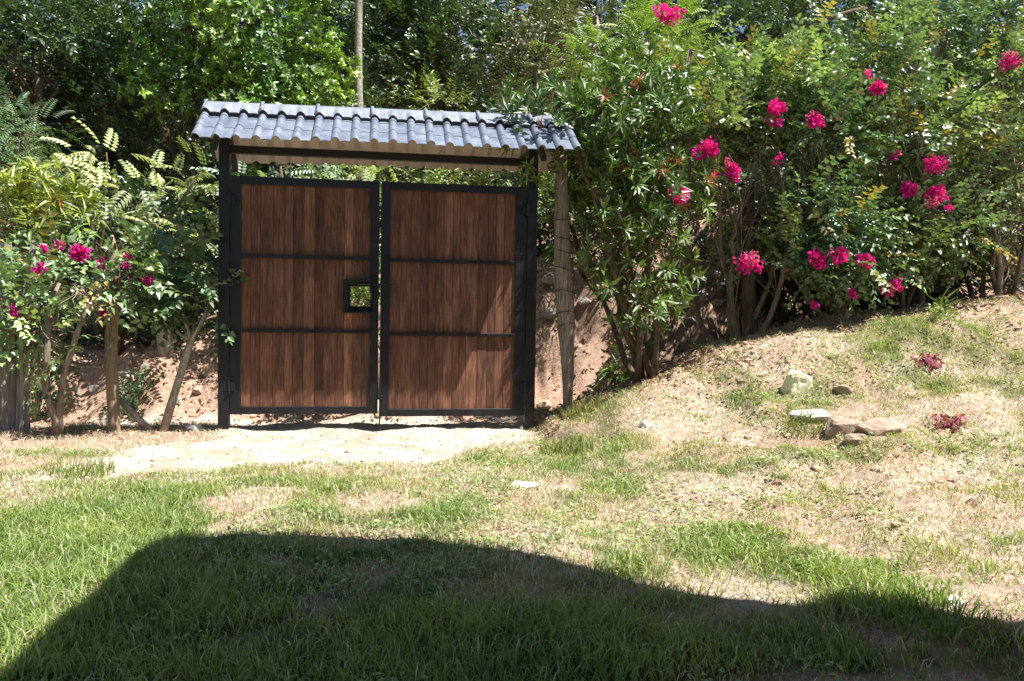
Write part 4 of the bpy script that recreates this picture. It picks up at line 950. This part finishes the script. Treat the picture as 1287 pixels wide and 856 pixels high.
litter('leaf_litter', 'dead leaves and twigs in the shaded hollow under the glossy shrub', 1500, lambda r, n: (r.uniform(1.5, 3.4, n), r.uniform(-.75, .4, n)), 604, LC, .03, .07)
litter('leaf_litter', 'scattered dry leaves over the lawn', 1400, lambda r, n: (r.uniform(-3.5, 7, n), r.uniform(-5.4, .2, n)), 603, LC, .015, .04)
# pebbles on the driveway
rng = np.random.default_rng(700); x = rng.uniform(-3.6, 1.8, 5200); y = rng.uniform(-2.4, 2.2, 5200); k = gravelmask(x, y) > -.12; x, y = x[k], y[k]
oc = np.array([(1, 0, 0), (-1, 0, 0), (0, 1, 0), (0, -1, 0), (0, 0, 1), (0, 0, -1)], float); of = np.array([(0, 2, 4), (2, 1, 4), (1, 3, 4), (3, 0, 4), (2, 0, 5), (1, 2, 5), (3, 1, 5), (0, 3, 5)])
s = rng.lognormal(-5.0, .5, len(x)); V = (oc[None]*rng.uniform(.6, 1.2, (len(x), 6, 1)))*s[:, None, None]*np.array([1, 1, .6]); V += np.stack([x, y, H(x, y)+.008], -1)[:, None]
c = np.where(rng.random((len(x), 1)) < .3, np.array([[.25, .18, .13]]), np.array([[.6, .55, .48]]))*(1+rng.normal(0, .15, (len(x), 1)))
g = Geo(); g.add(V.reshape(-1, 3), tris=(of[None]+np.arange(len(x))[:, None, None]*6).reshape(-1, 3), col=np.repeat(np.clip(c, .03, 1), 6, 0)); tag(g.build('gravel', M_litter), 'loose pebbles scattered over the pale driveway', 'gravel', kind='stuff')
# taller grass tufts
def tuft(label, px, py, r, n, h, col, seed, dryf=.2):
    rng = np.random.default_rng(seed); p = ground_hit(px, py); a = rng.uniform(0, 2*np.pi, n); q = r*np.sqrt(rng.random(n)); x = q*np.cos(a); y = q*np.sin(a)
    P = np.stack([x, y, H(x+p[0], y+p[1])-p[2]-.004], -1); c = np.array(col)*(1+rng.normal(0, .2, (n, 1))); dd = rng.random(n) < dryf; c[dd] = np.array([.42, .34, .17])*(1+rng.normal(0, .15, (dd.sum(), 1)))
    V, T, Q, C_ = blades(P, rng.uniform(.5, 1.2, n)*h, rng.uniform(.0022, .0042, n), rng.uniform(.2, 1.1, n), np.clip(c, .01, 1), rng); g = Geo(); g.add(V, tris=T, quads=Q, col=C_); o = g.build('grass_tuft', M_grass); o.location = p; tag(o, label, 'grass tuft')
tuft('taller grass tuft at the right corner of the driveway', 712, 572, .22, 420, .15, (.13, .2, .045), 801, .35)
tuft('taller green grass tuft across the shadow edge on the right', 1140, 768, .26, 520, .10, (.16, .25, .05), 802, .08)
tuft('dry grass tuft overhanging the cut earth by the right gate post', 735, 520, .2, 320, .16, (.16, .22, .05), 803, .4)
tuft('grass tuft at the left end of the driveway', 105, 598, .2, 260, .13, (.13, .21, .03), 804, .15)
tuft('grass tuft hanging over the eroded hollow beside the white stone', 1010, 538, .16, 240, .11, (.12, .19, .03), 805, .3)
print('objects', len(bpy.data.objects), 'tris', sum(len(o.data.loops)-2*len(o.data.polygons) for o in bpy.data.objects if o.type == 'MESH'))
